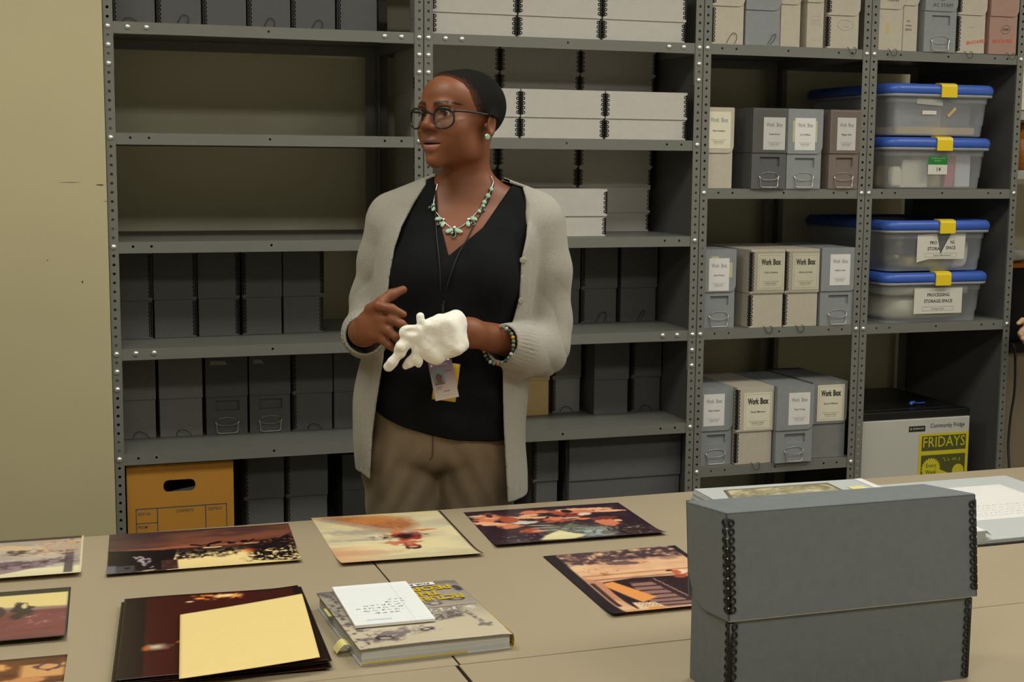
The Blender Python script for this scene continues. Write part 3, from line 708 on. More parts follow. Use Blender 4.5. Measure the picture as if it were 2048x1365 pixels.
# signs
def sign(bn, cx, cz, torn):
    y = yF+.02; w, h = 7.6, 3.5
    if not torn:
        s = MB().box(cx-w/2, cx+w/2, y-.02, y, cz-h/2, cz+h/2)
    else:
        s = MB().prism([(cx-w/2, cz-h/2-.3), (cx-1.9, cz-h/2+.15), (cx+w/2-.1, cz-h/2+.1), (cx+w/2, cz+h/2+.2), (cx+1.55, cz+h/2+.2), (cx-.1, cz-h/2+.75), (cx-.75, cz+h/2+.05), (cx-w/2, cz+h/2-.1)], y-.02, y)
    s = s.build('paper_sign', SIGNP, bn)
    L = MB(); yy = y-.025
    if torn:
        letter(L, 'PRO', cx-1.25, cz+.55, .62, 1.1, yy, .025); letter(L, 'NG', cx+1.75, cz+.6, .62, .62, yy, .025)
        letter(L, 'STORA', cx-1.2, cz-.25, .62, 1.95, yy, .025); letter(L, 'SPACE', cx+1.5, cz-.15, .62, 1.5, yy, .025)
        letter(L, 'Supplies, Miscellaneous', cx+.2, cz-1.12, .3, 2.8, yy, .01)
    else:
        letter(L, 'PROCESSING', cx, cz+.75, .62, 3.5, yy, .025); letter(L, 'STORAGE SPACE', cx, cz-.1, .62, 4.5, yy, .025)
        letter(L, 'Dusting Cloths', cx, cz-1.12, .3, 2.0, yy, .01)
    for (x0, x1, z0, z1) in ((-2.5, 2.5, -.86, -.83), (-2.5, 2.5, -1.38, -1.35), (-2.5, -2.47, -1.38, -.83), (2.47, 2.5, -1.38, -.83)):
        L.add([(cx+x0, yy, cz+z0), (cx+x1, yy, cz+z0), (cx+x1, yy, cz+z1), (cx+x0, yy, cz+z1)], [(0, 1, 2, 3)])
    L.build('lettering', INK, s)
sign(b3, .35, 3.0, False); sign(b4, .35, 3.25, True)
lump('cloth_bundle', 'cream cotton cloth bundle filling the lower bin with the intact sign', 'cloth', BX+.4, 10.2, zC+.15, 13.4, 19.6, 3.4, CLOTHW, 1, .1)
lump('cloth_bundle', 'folded cream cloth heaped at one end of the cloth bin', 'cloth', BX-3.4, 4.4, zC+3.6, 6.3, 8.5, 1.5, CLOTHW, 2, .3)
lump('cloth_bundle', 'folded cream cloth heaped near the sign end of the cloth bin', 'cloth', BX+3.9, 4.9, zC+3.6, 5.6, 9, 1.4, CLOTHW, 3, .3)
lump('cloth_bundle', 'white cotton swab bundle inside the bin with the torn sign', 'cloth', BX+5.0, 3.2, zC+7.2, 2.8, 4.0, 4.2, CLOTHW, 4, .3)
YB = mat('yellow_card_stock', srgb(206, 180, 70), .7)
lump('foam_pad', 'yellow pad lying inside the bin with the torn sign', 'pad', BX-.2, 5.2, zC+7.2, 5.5, 7, 1.7, YB, 5, .1)
for i, (dx, dz, s_) in enumerate(((-5.1, 3.4, .55), (-5.4, 1.7, .45), (-4.6, 4.2, .4))):
    o = MB().lathe([(s_*.5, 0), (s_*.5, .5), (s_*.35, .6)], (0, 0, 0), 12, (0, -1, 0)).build('bottle_cap', YB if i < 2 else PAPER); at(o, BX+.5+dx, 1.9, zC+7.2+dz); tag(o, ['small yellow disc high inside the torn-sign bin', 'small yellow disc low inside the torn-sign bin', 'small white disc inside the torn-sign bin'][i], 'disc')
PINK = mat('pink_paper', srgb(212, 128, 138), .7)
def slab(name, label, cat, cx, cy, z, w, d, h, m, rz=0.0, tilt=0.0):
    mb = MB().bbox(-w/2, w/2, -d/2, d/2, 0, h, min(w, d, h)*.12)
    if tilt: mb.xf(lambda p: np.array([p[0]+p[2]*math.sin(tilt), p[1], p[2]*math.cos(tilt)]))
    o = mb.build(name, m); at(o, cx, cy, z, rz); return tag(o, label, cat)
slab('paper_bundle', 'cream paper pack standing inside the bin with the green sticker', 'paper', BX-3.0, 1.35, zB+.2, 4.2, .5, 3.7, PAPER_C, 0, .1)
slab('paper_bundle', 'pink paper roll standing inside the bin with the green sticker', 'paper', BX+2.6, 1.6, zB+.25, 1.4, .6, 4.6, PINK, 0, .06)
slab('paper_bundle', 'manila envelope bundle inside the bin with the green sticker', 'paper', BX-.2, 2.5, zB+.2, 5.5, 1.0, 4.7, mat('manila', srgb(206, 190, 148), .7), .05, 0)
slab('paper_bundle', 'bundle of pale bags at the back end of the green-sticker bin', 'paper', BX+4.9, 2.0, zB+.2, 2.6, 1.2, 4.4, PAPER, .1, 0)
slab('paper_bundle', 'tan paper packs lying flat in the green-sticker bin', 'paper', BX-.3, 12, zB+.2, 11.5, 14, 3.0, BOARD_TAN, 0, 0)
lump('cloth_bundle', 'small white glove bundle in the corner of the green-sticker bin', 'cloth', BX-5.6, 1.7, zB+.3, 1.5, 1.2, 2.6, CLOTHW, 8, .3)
slab('file_pack', 'grey plastic file pack standing inside the topmost bin', 'file', BX-2.5, 1.9, zB+7.25, 7.2, .8, 4.7, mat('grey_plastic_file', srgb(150, 150, 150), .5), 0, 0)
slab('file_pack', 'dark grey file pack standing beside another in the topmost bin', 'file', BX+3.6, 2.4, zB+7.25, 5.0, .8, 4.6, mat('slate_plastic_file', srgb(110, 110, 114), .5), 0, 0)
MB_ = MB().box(-1.1, 1.1, -.02, 0, -.25, .25).build('sticker', SIGNP, b2); MB_.location = (-1.9*IN, (yF+.12)*IN, 3.1*IN)
MB_ = MB().box(-.8, .8, -.02, 0, -.2, .2).build('sticker', BOARD_TAN, b2); MB_.location = (1.6*IN, (yF+.12)*IN, 3.2*IN); MB_.rotation_euler = (0, -.75, 0)
MB_ = MB().box(-2, 2, -.02, 0, -.4, .4).build('sticker', mat('clear_label', srgb(170, 168, 160), .4), b2); MB_.location = (-1.9*IN, (yF+.08)*IN, 4.5*IN); MB_.rotation_euler = (0, .06, 0)
slab('paper_bundle', 'pale papers lying flat on the floor of the topmost bin', 'paper', BX, 9, zB+7.2, 12.4, 16, 1.0, BOARD_TAN, 0, 0)
# ---------------------------------------------------------------- small fridge
t = thing('compact_fridge', 'small black fridge with pale grey door and a yellow flyer', 'fridge', (106.4, 1.65, 0))
FBLK = mat('black_appliance_enamel', (0.006, 0.006, 0.006, 1), .35)
FDOOR = mat('silver_grey_door', srgb(196, 194, 186), .4, noise=(2, .02))
W2 = 9.1
MB().bbox(-W2, W2, 1.8, 19, 0.5, 25.6, .2).build('cabinet', FBLK, t)
d_ = MB().bbox(-W2, W2, 0, 1.7, 1.0, 24.5, .15).build('door', FDOOR, t)
MB().bbox(-W2, W2, 0.0, 1.75, 24.5, 25.6, .12).build('top_cap', FBLK, t)
for (x, y_) in ((-7.5, 3), (7.5, 3), (-7.5, 17), (7.5, 17)): MB().lathe([(.6, 0), (.6, .5)], (x, y_, 0), 10).build('foot', FBLK, t)
n_ = MB().box(-.85, 1.75, -.06, 0, 22.7, 23.45).build('nameplate', BLACK, d_)
letter(MB(), 'EMERSON', .65, 23.08, .38, 1.7, -.07).build('lettering', PAPER, n_)
MB().box(-.7, -.4, -.07, -.06, 22.92, 23.24).build('emblem', mat('brass_emblem', srgb(170, 150, 90), .4), n_)
letter(MB(), 'Community Fridge', 5.4, 23.35, .85, 5.6, -.02, .012).build('door_lettering', mat('dark_grey_ink', srgb(70, 70, 68), .6), d_)
FLY = mat('yellow_flyer_paper', srgb(206, 192, 38), .6); FLD = mat('dark_olive_print', srgb(82, 82, 34), .6)
fl = MB().box(.85, 8.95, -.05, -.03, 11.0, 22.3).build('flyer', FLY, d_)
MB().box(1.3, 8.5, -.06, -.05, 19.85, 21.95).build('title_panel', FLD, fl)
MB().box(1.3, 8.5, -.06, -.05, 11.5, 19.25).build('picture_panel', FLD, fl)
letter(MB(), 'FRIDAYS', 4.9, 21.0, 2.1, 6.8, -.065, .0).build('title', FLY, fl)
g1 = [(2.95+(1.6 if k % 2 else 1.35)*math.cos(2*math.pi*k/44), 17.3+(1.6 if k % 2 else 1.35)*math.sin(2*math.pi*k/44)) for k in range(44)]
gear = MB().prism(g1, -.07, -.06).build('gear_print', FLY, fl)
MB().prism(arc(7.4, 16.8, .95, 0, 350, 20), -.07, -.06).build('wheel_print', FLY, fl)
MB().prism([(4.2, 17.2), (6.5, 16.3), (6.5, 15.4), (4.0, 15.6)], -.068, -.06).build('beam_print', FLY, fl)
L = letter(MB(), 'Every', 2.95, 17.75, .8, 1.7, -.075, .01); letter(L, 'Week', 2.95, 16.8, .85, 1.8, -.075, .02); L.build('gear_lettering', FLD, gear)
scribble(2.2, 3.0, .6, 5, 4.8, 18.5, -.065, .025).build('squiggle_print', FLY, fl)
o = MB().tube(spline([(0, 0, .1), (.5, .1, .38), (1.4, .3, .2), (3.0, .8, .1)], 5), [.28]*4+[.2]*4+[.1]*8, 8).build('blue_pen', BLUE, None, True); at(o, 108.0, 5.2, 25.72); tag(o, 'blue plastic tool lying on top of the small fridge', 'tool')
# ---------------------------------------------------------------- beyond the last bay
o = MB().bbox(0, 14, 0, 12, 0, 5.0, .1); o = o.build('storage_box', PAPER_C); at(o, 121.5, 2, 66.8); tag(o, 'cream ribbed box on the bracket shelf past the last bay', 'box')
for k in range(4): MB().box(-.05, 14.05, -.06, 0, 2.0+.55*k, 2.25+.55*k).build('rib', PAPER_C, o)
def wshelf(name, x, z, label, m):
    t = MB().box(0, 50, 0, 18, -1.2, 0).build('wall_shelf', m); at(t, x, 2, z); return tag(t, label, 'shelf')
SHM = mat('grey_laminate', srgb(170, 168, 160), .5)
wshelf('s', 120.6, 66.7, 'upper grey bracket shelf past the last bay, under the ribbed box', SHM)
wshelf('s', 120.6, 58.6, 'lower grey bracket shelf past the last bay, under the amber jar', SHM)
AMB = mat('amber_wood', srgb(150, 88, 24), .35, noise=(8, .15, (1, 1, 8)))
o = MB().lathe([(2.4, 0), (2.6, .3), (2.6, 4.2), (2.2, 4.7), (1.2, 5.4), (.9, 6.6)], (0, 0, 0), 18).build('amber_jar', AMB, None, True); at(o, 124.0, 4.6, 58.6); tag(o, 'amber wooden jar on the lower bracket shelf past the last bay', 'jar')
CAB = mat('beige_cabinet', srgb(150, 134, 112), .6, noise=(3, .03))
t = thing('work_counter', 'beige counter cabinet past the last bay', 'cabinet', (120.8, 3, 0))
MB().bbox(0, 60, 0, 20, 3, 33.0, .1).build('body', CAB, t); MB().box(1, 59, 1.5, 19, 0, 3).build('plinth', BLACK, t)
MB().box(-.2, 60, -.5, 20, 33.0, 34.2).build('countertop', BLACK, t)
t = thing('equipment_case', 'black equipment case on the beige counter past the last bay', 'case', (121.0, 5, 34.2))
MB().bbox(0, 20, 0, 14, 0, 10.6, .2).build('case', FBLK, t); MB().box(-.2, 20.2, -.2, 14.2, 10.6, 11.2).build('lid', AMB, t)
lump('plastic_bag', 'crumpled clear plastic bag on the black equipment case', 'plastic bag', 124.6, 9, 45.4, 5.5, 6, 2.1, mat('crumpled_plastic', srgb(170, 168, 160), .25, bump=(30, .8, .01)), 12, .8)
o = MB().tube(spline([(121.9, 2.0, 34.4), (122.1, 1.4, 33.8), (122.3, 1.3, 31), (122.3, 1.2, 27.5), (121.9, 1.2, 24), (121.3, .6, 20), (120.9, -.6, 15.5), (120.8, -.9, 10), (121.0, -1, 4), (121.5, -1, .17), (125, -1.6, .16)], 6), .17, 8).build('power_cord', BLACK, None, True); tag(o, 'thick black cord running down past the last shelving bay', 'cord')
# ---------------------------------------------------------------- work tables
TT = 29.5
LAM = mat('beige_laminate', srgb(166, 152, 127), 0.42, noise=(1.2, 0.03), bump=(300, .03))
TEDGE = mat('dark_table_edge', srgb(96, 86, 70), 0.6)
TLEG = mat('black_table_leg', (0.02, 0.02, 0.02, 1), .4)
def table(label, x0, x1, y0, y1):
    t = thing('work_table', label, 'table', ((x0+x1)/2, (y0+y1)/2, 0), 0, 'beige work tables pushed together')
    w, d = (x1-x0)/2, (y1-y0)/2
    MB().bbox(-w, w, -d, d, TT-.1, TT, .03).build('tabletop', LAM, t)
    MB().box(-w+.01, w-.01, -d+.01, d-.01, TT-1.2, TT-.1).build('edge_band', TEDGE, t)
    for sx in (-1, 1):
        for sy in (-1, 1):
            MB().bbox(sx*(w-3)-.8, sx*(w-3)+.8, sy*(d-3)-.8, sy*(d-3)+.8, 0, TT-1.2, .15).build('leg', TLEG, t)
        MB().box(sx*(w-3)-.5, sx*(w-3)+.5, -d+3.8, d-3.8, TT-4, TT-1.2).build('rail', TLEG, t)
    return t
table('beige work table carrying the sunset print and most of the loose prints', -56.7, 15.38, -84.5, -48.25)
table('beige work table carrying the open album and two loose prints', 15.50, 100.0, -84.42, -47.95)
table('beige work table nearest edge row, beneath the dark stacked prints', -56.9, 15.12, -121, -84.60)
table('beige work table under the upright grey document box', 15.36, 100.0, -121, -84.55)

# ---------------------------------------------------------------- flat pictures painted per vertex
def lin(c): c = np.asarray(c, float)/255.0; return np.where(c <= 0.04045, c/12.92, ((c+0.055)/1.055)**2.4)
class Paint:
    """u runs left to right, v from the near edge to the far edge, both 0..1"""
    def __init__(s, nu, nv, seed):
        s.u, s.v = np.meshgrid(np.linspace(0, 1, nu), np.linspace(0, 1, nv), indexing='ij'); s.c = np.zeros((nu, nv, 3)); s.rg = np.random.default_rng(seed)
        s.nu, s.nv = nu, nv; s.rough = .9; s.jit = s.noise(nu//5, nv//5, 2)
    def noise(s, fu, fv, octaves=4):
        out = np.zeros_like(s.u); a = 1.0; tot = 0
        for o in range(octaves):
            gu, gv = int(fu*2**o)+2, int(fv*2**o)+2
            g = s.rg.random((gu+1, gv+1)); x = s.u*(gu-1); y = s.v*(gv-1)
            i = x.astype(int); j = y.astype(int); fx = x-i; fy = y-j; fx = fx*fx*(3-2*fx); fy = fy*fy*(3-2*fy)
            out += a*((g[i, j]*(1-fx)+g[i+1, j]*fx)*(1-fy)+(g[i, j+1]*(1-fx)+g[i+1, j+1]*fx)*fy); tot += a; a *= .55
        return out/tot
    def fill(s, col): s.c[:] = col
    def mix(s, m, col):
        m = np.clip(m, 0, 1)[..., None]; s.c = s.c*(1-m)+np.asarray(col, float)*m
    def grad(s, m, stops):
        t = np.clip(m, 0, 1); xs = [p[0] for p in stops]
        s.c = np.stack([np.interp(t, xs, [p[1][k] for p in stops]) for k in range(3)], -1)
    def ell(s, cu, cv, ru, rv, rot=0.0, soft=.25):
        x = (s.u-cu); y = (s.v-cv); c, n = math.cos(rot), math.sin(rot)
        d = np.sqrt(((x*c+y*n)/ru)**2+((-x*n+y*c)/rv)**2)+s.rough*(s.jit-.5); return np.clip((1-d)/soft+.5, 0, 1)
    def rect(s, u0, u1, v0, v1, soft=.008):
        f = lambda a: np.clip(a/soft+.5, 0, 1); return f(s.u-u0)*f(u1-s.u)*f(s.v-v0)*f(v1-s.v)
    def poly(s, pts, soft=.006):
        m = np.ones_like(s.u)*1e9; n = len(pts)
        for i in range(n):
            (a, b), (c, d) = pts[i], pts[(i+1) % n]; L = math.hypot(c-a, d-b)
            m = np.minimum(m, ((c-a)*(s.v-b)-(d-b)*(s.u-a))/L)
        return np.clip(m/soft+.5, 0, 1)
    def strokes(s, n, box, ln, wd, ang, col, spread=.3):
        for _ in range(n):
            cu = s.rg.uniform(box[0], box[1]); cv = s.rg.uniform(box[2], box[3]); s.mix(s.ell(cu, cv, ln*s.rg.uniform(.4, 1.2), wd*s.rg.uniform(.5, 1.3), ang+s.rg.uniform(-spread, spread), .6), col)
def sheet_mesh(corners, z, P, curl=None, t=0.012):
    """a print: corners (near-left, near-right, far-right, far-left) on the table plane; painted top, paper-thin body"""
    nu, nv = P.nu, P.nv; c = np.array(corners, float); u = P.u[..., None]; v = P.v[..., None]
    XY = c[0]*(1-u)*(1-v)+c[1]*u*(1-v)+c[2]*u*v+c[3]*(1-u)*v
    zz = np.full(P.u.shape, z+t) + (curl(P.u, P.v) if curl is not None else 0)
    cen = XY.reshape(-1, 2).mean(0)
    top = np.concatenate([XY-cen, zz[..., None]], -1)
    vs = top.reshape(-1, 3); n = len(vs)
    idx = np.arange(n).reshape(nu, nv)
    q = np.stack([idx[:-1, :-1], idx[1:, :-1], idx[1:, 1:], idx[:-1, 1:]], -1).reshape(-1, 4)
    # skirt and underside
    ring = np.concatenate([idx[:, 0], idx[-1, 1:], idx[-2::-1, -1], idx[0, -2:0:-1]])
    low = vs[ring].copy(); low[:, 2] -= t
    m = len(ring); lows = np.arange(n, n+m)
    sk = np.stack([ring, lows, np.roll(lows, -1), np.roll(ring, -1)], -1)
    allv = np.vstack([vs, low]); fs = np.vstack([q, sk])
    me = bpy.data.meshes.new('print'); me.vertices.add(len(allv)); me.vertices.foreach_set('co', (allv*IN).ravel())
    me.loops.add(len(fs)*4); me.loops.foreach_set('vertex_index', fs.ravel()); me.polygons.add(len(fs)); me.polygons.foreach_set('loop_start', np.arange(len(fs))*4); me.update(); me.validate()
    col = np.vstack([lin(P.c.reshape(-1, 3)), np.tile(lin([70, 62, 50]), (m, 1))]); rgba = np.ones((len(col), 4), np.float32); rgba[:, :3] = col
    ca = me.color_attributes.new('Col', 'FLOAT_COLOR', 'POINT'); ca.data.foreach_set('color', rgba.ravel())
    return me, cen
PRINTM = mat_vcol('glossy_photo_paper', .3, .35)
def picture(name, label, cat, corners, z, P, curl=None, m=None, group=None, t=0.012):
    me, cen = sheet_mesh(corners, z, P, curl, t); o = link(name, me, m or PRINTM, None, True)
    o.location = (cen[0]*IN, cen[1]*IN, 0)
    return tag(o, label, cat, group)
def cz(pts, z): return [tuple(on_z(px, py, z)[:2]) for px, py in pts]
GP = 'photographic prints laid out on the tables'
def edgecurl(a, b): return lambda u, v: a*(np.clip(.25-v, 0, 1)/.25)**2 + b*(np.clip(v-.75, 0, 1)/.25)**2
zt = TT+.01
# sunset print
P = Paint(190, 130, 1); nz = P.noise(4, 14); n2 = P.noise(60, 40, 3)
P.grad(P.v, [(0, (252, 226, 160)), (.45, (250, 224, 156)), (.52, (196, 110, 70)), (.62, (120, 66, 52)), (.8, (96, 58, 52)), (1, (58, 36, 38))])
P.mix((P.v > .5)*np.clip(nz*2.2-.9, 0, .5), (150, 92, 62)); P.mix((P.v > .5)*np.clip(.8-nz*1.8, 0, .6), (60, 40, 44))
P.mix((P.v > .52)*np.clip(.4-P.u, 0, .4)*1.6, (70, 60, 62)); P.mix(P.rect(.1, .72, .56, .585, .03)*.7, (176, 110, 84))
dk = (24, 12, 16)
P.mix(P.poly([(0, 0), (.30, 0), (.34, .30), (.36, .52), (0, .58)]), dk)
P.mix(P.rect(.3, .95, .40, .545, .04)*(n2*.9+.35), dk); P.mix(P.ell(.44, .38, .1, .09, .2, .3)*np.clip(n2*2.4-.55, 0, 1), dk)
P.mix(P.ell(.62, .36, .07, .10, 0, .3)*np.clip(n2*2.6-.9, 0, 1), dk)
P.mix(P.poly([(.75, .15), (1, 0), (1, .75), (.9, .66), (.74, .52)], .05)*np.clip(n2*5-1.5, 0, 1), dk); P.mix(P.rect(.76, 1, .38, .62, .06)*np.clip(n2*3-.5, 0, 1), dk)
P.mix(P.ell(.74, .38, .035, .05, 0, 1.4)*.6, (236, 98, 30)); P.mix(P.rect(.70, .9, .10, .25, .05)*np.clip(n2*3-1.3, 0, 1), dk)
P.mix(P.rect(.275, .36, .02, .29), (70, 40, 40)); P.mix(P.rect(.275, .36, .02, .29)*np.clip(n2*3-1.9, 0, 1), (180, 150, 140))
P.mix(P.rect(.03, .14, .0, .22), (74, 66, 74)); P.mix(P.rect(.0, .045, .02, .24), (104, 106, 122)); P.mix(P.rect(.09, .115, .13, .18), (20, 14, 20))
P.mix(P.ell(.185, .33, .035, .10, .3, .3)*np.clip(n2*3-.9, 0, 1), (180, 168, 170)); P.mix(P.ell(.205, .18, .02, .06, .3, .3), (170, 160, 168)); P.mix(P.ell(.19, .04, .05, .04, 0, .3), (184, 160, 130))
P.mix(P.poly([(.13, .02), (.17, .02), (.25, .22), (.22, .26)], .02), dk); P.mix(P.poly([(.13, .38), (.16, .40), (.26, .02), (.22, .02)], .02), dk)
for (cu, cv, ru, rv, an) in ((.46, .60, .03, .015, -.6), (.50, .58, .03, .012, .3), (.57, .62, .045, .02, .7), (.65, .61, .03, .012, -.9), (.66, .585, .02, .02, .2), (.73, .60, .02, .045, .2), (.77, .63, .012, .03, -.4), (.53, .555, .012, .035, 0)): P.mix(P.ell(cu, cv, ru, rv, an), dk)
P.mix(P.rect(.50, .60, .505, .53, .01), (250, 214, 150)); P.mix(P.rect(.72, .8, .54, .575, .02)*.8, (240, 180, 110))
picture('photo_print', 'photographic print of a glowing sunset through dark trees, upside down', 'photograph', cz([(212, 1157), (605, 1127), (577, 1048), (219, 1071)], TT), zt, P, edgecurl(.25, .0), group=GP)
# figure running over pale sand
P = Paint(110, 150, 2); nz = P.noise(3, 9); n2 = P.noise(34, 46, 3)
P.grad(nz, [(.2, (208, 194, 158)), (.5, (224, 212, 172)), (.8, (236, 218, 166))])
P.mix(np.clip(.42-P.u-.15*P.v, 0, .4)*1.1*(P.v < .35), (226, 140, 90)); P.mix(P.ell(.18, .22, .28, .05, -.05, .8)*.5, (206, 150, 120))
P.mix(P.ell(.3, .62, .3, .05, -.1, .9)*.6, (150, 140, 136)); P.mix(P.ell(.25, .47, .2, .025, -.05, .9)*.5, (140, 132, 132)); P.mix(P.ell(.8, .72, .25, .08, .2, .9)*.4, (168, 160, 150))
wd = P.poly([(.03, .98), (.42, .66), (.62, .60), (.72, .72), (.70, .86), (.5, .93), (.25, .985)], .12)
P.mix(wd*.9, (186, 112, 66)); P.mix(wd*np.clip(n2*2-.6, 0, 1)*.6, (128, 76, 54)); P.mix(P.poly([(.05, .93), (.45, .64), (.5, .66), (.1, .97)], .03)*.6, (170, 160, 160))
P.mix(P.ell(.42, .88, .2, .08, .1, .8)*.6, (224, 148, 72))
P.mix(P.ell(.58, .53, .13, .05, .15, .5), (132, 54, 44)); P.mix(P.ell(.61, .46, .10, .05, .2, .4), (170, 58, 48)); P.mix(P.ell(.585, .49, .05, .04, 0, .4), (40, 20, 22))
P.mix(P.ell(.55, .37, .15, .028, -.04, .3), (196, 110, 80)); P.mix(P.ell(.46, .37, .03, .05, .3, .4), (206, 128, 96)); P.mix(P.ell(.74, .60, .10, .018, -.05, .4), (214, 134, 86)); P.mix(P.ell(.54, .58, .06, .03, .4, .4), (206, 120, 80))
P.mix(P.ell(.575, .29, .062, .06, 0, .25), (40, 24, 22)); P.mix(P.ell(.575, .31, .052, .045, 0, .3), (166, 82, 58)); P.mix(P.ell(.575, .335, .02, .03, 0, .5), (200, 120, 90)); P.mix(P.ell(.57, .275, .03, .012, 0, .4), (226, 180, 160))
P.mix(P.ell(.42, .49, .09, .05, 0, .6)*np.clip(n2*4-2.0, 0, 1), (60, 56, 58)); P.mix(P.ell(.70, .5, .07, .05, 0, .6)*np.clip(n2*4-2.0, 0, 1), (70, 60, 60)); P.mix(P.ell(.63, .58, .06, .03, 0, .6)*.7, (186, 176, 168))
P.mix(P.rect(.982, 1.02, -.1, 1.1, .004), (34, 28, 28))
picture('photo_print', 'photographic print of a running figure on pale sand with an orange corner', 'photograph', cz([(683, 1135), (968, 1115), (880, 1022), (622, 1037)], TT), zt, P, edgecurl(.3, 0), group=GP)
# group of people under dark leaves
P = Paint(180, 130, 3); nz = P.noise(8, 8); n2 = P.noise(50, 36, 3); n3 = P.noise(30, 22, 3)
P.fill((46, 28, 40)); P.mix(np.clip(nz*2-.9, 0, .5), (84, 56, 66))
P.mix(P.poly([(.30, .0), (.72, .06), (.75, .38), (.4, .45)], .12)*np.clip(n2*2.6-.5, 0, 1), (140, 150, 132)); P.mix(P.rect(.05, .3, .02, .3, .1)*np.clip(n2*4-2.4, 0, 1), (130, 140, 160)); P.mix(P.rect(.65, .98, .05, .35, .1)*np.clip(n2*4-2.2, 0, 1), (150, 150, 104))
P.mix(P.poly([(.27, .08), (.46, .03), (.56, .16), (.44, .33), (.33, .22)], .02), (236, 226, 176)); P.mix(P.rect(.55, .74, .06, .34, .06)*np.clip(n3*4-2, 0, 1), (170, 186, 196))
sk = (214, 128, 92); sk2 = (172, 80, 56); skh = (238, 176, 136)
for (cu, cv, ru, rv, an, c) in ((.11, .78, .08, .13, -.2, sk), (.10, .62, .13, .045, -.45, skh), (.19, .52, .07, .06, -.6, sk), (.28, .37, .075, .06, -.35, sk2), (.33, .35, .045, .03, -.2, sk), (.31, .74, .2, .035, -.22, skh), (.22, .70, .06, .10, .2, sk2), (.42, .87, .10, .05, .08, sk), (.37, .79, .08, .03, 0, skh), (.50, .62, .10, .07, 0, sk2), (.49, .66, .05, .05, .3, sk), (.56, .80, .05, .07, .4, sk2), (.72, .86, .18, .045, -.1, skh), (.84, .78, .14, .035, -.12, skh), (.70, .80, .09, .05, -.2, sk), (.78, .46, .075, .10, .1, sk), (.80, .58, .08, .04, 0, (120, 56, 44)), (.845, .49, .025, .03, 0, skh), (.64, .70, .08, .04, -.1, (150, 50, 40)), (.66, .60, .06, .02, -.1, (238, 150, 80)), (.655, .585, .025, .018, 0, (236, 116, 48))): P.mix(P.ell(cu, cv, ru, rv, an, .35), c)
for (cu, cv, ru, rv, an, c) in ((.29, .60, .07, .04, -.15, (206, 200, 184)), (.70, .73, .045, .04, .2, (224, 214, 194)), (.60, .65, .06, .02, 0, (206, 200, 176)), (.19, .41, .035, .05, 0, (60, 34, 40)), (.27, .455, .06, .02, -.3, (70, 40, 44)), (.05, .86, .05, .02, 0, (216, 200, 160)), (.62, .84, .03, .05, 0, (28, 20, 28)), (.13, .86, .02, .05, 0, (90, 40, 36))): P.mix(P.ell(cu, cv, ru, rv, an, .3), c)
P.mix(P.rect(.3, .44, .33, .55, .05)*np.clip(np.sin(P.v*90+P.u*20)*2, 0, 1)*.8, (186, 184, 160)); P.mix(P.rect(.42, .6, .3, .55, .08)*np.clip(n3*3-1.2, 0, 1), (120, 128, 96))
P.mix(np.clip((P.v-.94)/.02, 0, 1), (44, 28, 40))
picture('photo_print', 'photographic print of people leaning over leafy plants, farthest print from the box', 'photograph', cz([(993, 1098), (1334, 1072), (1236, 1006), (927, 1026)], TT), zt, P, edgecurl(.3, 0), group=GP)
# adobe wall and gate print
P = Paint(110, 150, 4); nz = P.noise(6, 12); n2 = P.noise(26, 34, 3)
P.grad(nz, [(.2, (210, 154, 116)), (.5, (226, 178, 140)), (.8, (236, 196, 156))])
P.mix(np.clip((P.v-.80)/.05, 0, 1)*np.clip(n2*2.6-.5, 0, 1), (72, 52, 60)); P.mix(P.ell(.3, .86, .25, .06, .1, .4)*np.clip(n2*3-.8, 0, 1), (84, 62, 66)); P.mix(P.ell(.47, .78, .14, .03, -.1, .4), (112, 84, 84)); P.mix(P.ell(.84, .80, .06, .02, 0, .4)*.6, (150, 110, 100))
P.mix(P.rect(.1, 1, .60, .625, .01)*.6, (180, 110, 60)); P.mix(P.rect(.1, 1, .535, .55, .006)*.7, (120, 70, 56))
P.mix(P.poly([(.19, .05), (1, .02), (1, .50), (.42, .53), (.17, .50)], .01), (44, 24, 32))
P.mix(P.poly([(.34, .03), (.62, .03), (.52, .46), (.36, .47), (.34, .32)], .012), (150, 112, 104))
for k in range(7):
    v0 = .06+.065*k; P.mix(P.poly([(.35, v0), (.62, v0-.01), (.62, v0+.008), (.35, v0+.02)], .004), (66, 42, 46))
P.mix(P.poly([(.60, .02), (.64, .02), (.53, .49), (.50, .49)], .006), (60, 38, 44)); P.mix(P.poly([(.655, .02), (.67, .02), (.55, .5), (.54, .5)], .004), (170, 130, 120))
P.mix(P.poly([(.29, .16), (.42, .22), (.26, .50), (.16, .48)], .012), (232, 154, 84)); P.mix(P.poly([(.20, .03), (.38, .02), (.36, .15), (.22, .17)], .01), (236, 206, 172)); P.mix(P.poly([(.26, .02), (.38, .015), (.36, .06), (.26, .06)], .01), (232, 160, 70))
for k in range(4): P.mix(P.rect(.24, .35, .075+.024*k, .087+.024*k, .003)*np.clip(np.sin(P.u*260+k*2)*3, 0, 1), (90, 60, 50))
P.mix(P.poly([(.10, .3), (.17, .18), (.19, .5), (.10, .60)], .01), (196, 136, 104)); P.mix(P.rect(.10, .13, .12, .5, .01), (60, 36, 40))
for (cu, cv, ru, rv, c) in ((.80, .55, .05, .05, (240, 214, 190)), (.76, .57, .03, .03, (200, 90, 60)), (.84, .53, .05, .025, (206, 96, 60)), (.72, .60, .03, .012, (50, 30, 34)), (.87, .57, .04, .03, (236, 200, 170)), (.74, .5, .04, .03, (170, 80, 50)), (.9, .5, .05, .04, (214, 110, 70))): P.mix(P.ell(cu, cv, ru, rv, .2, .4), c)
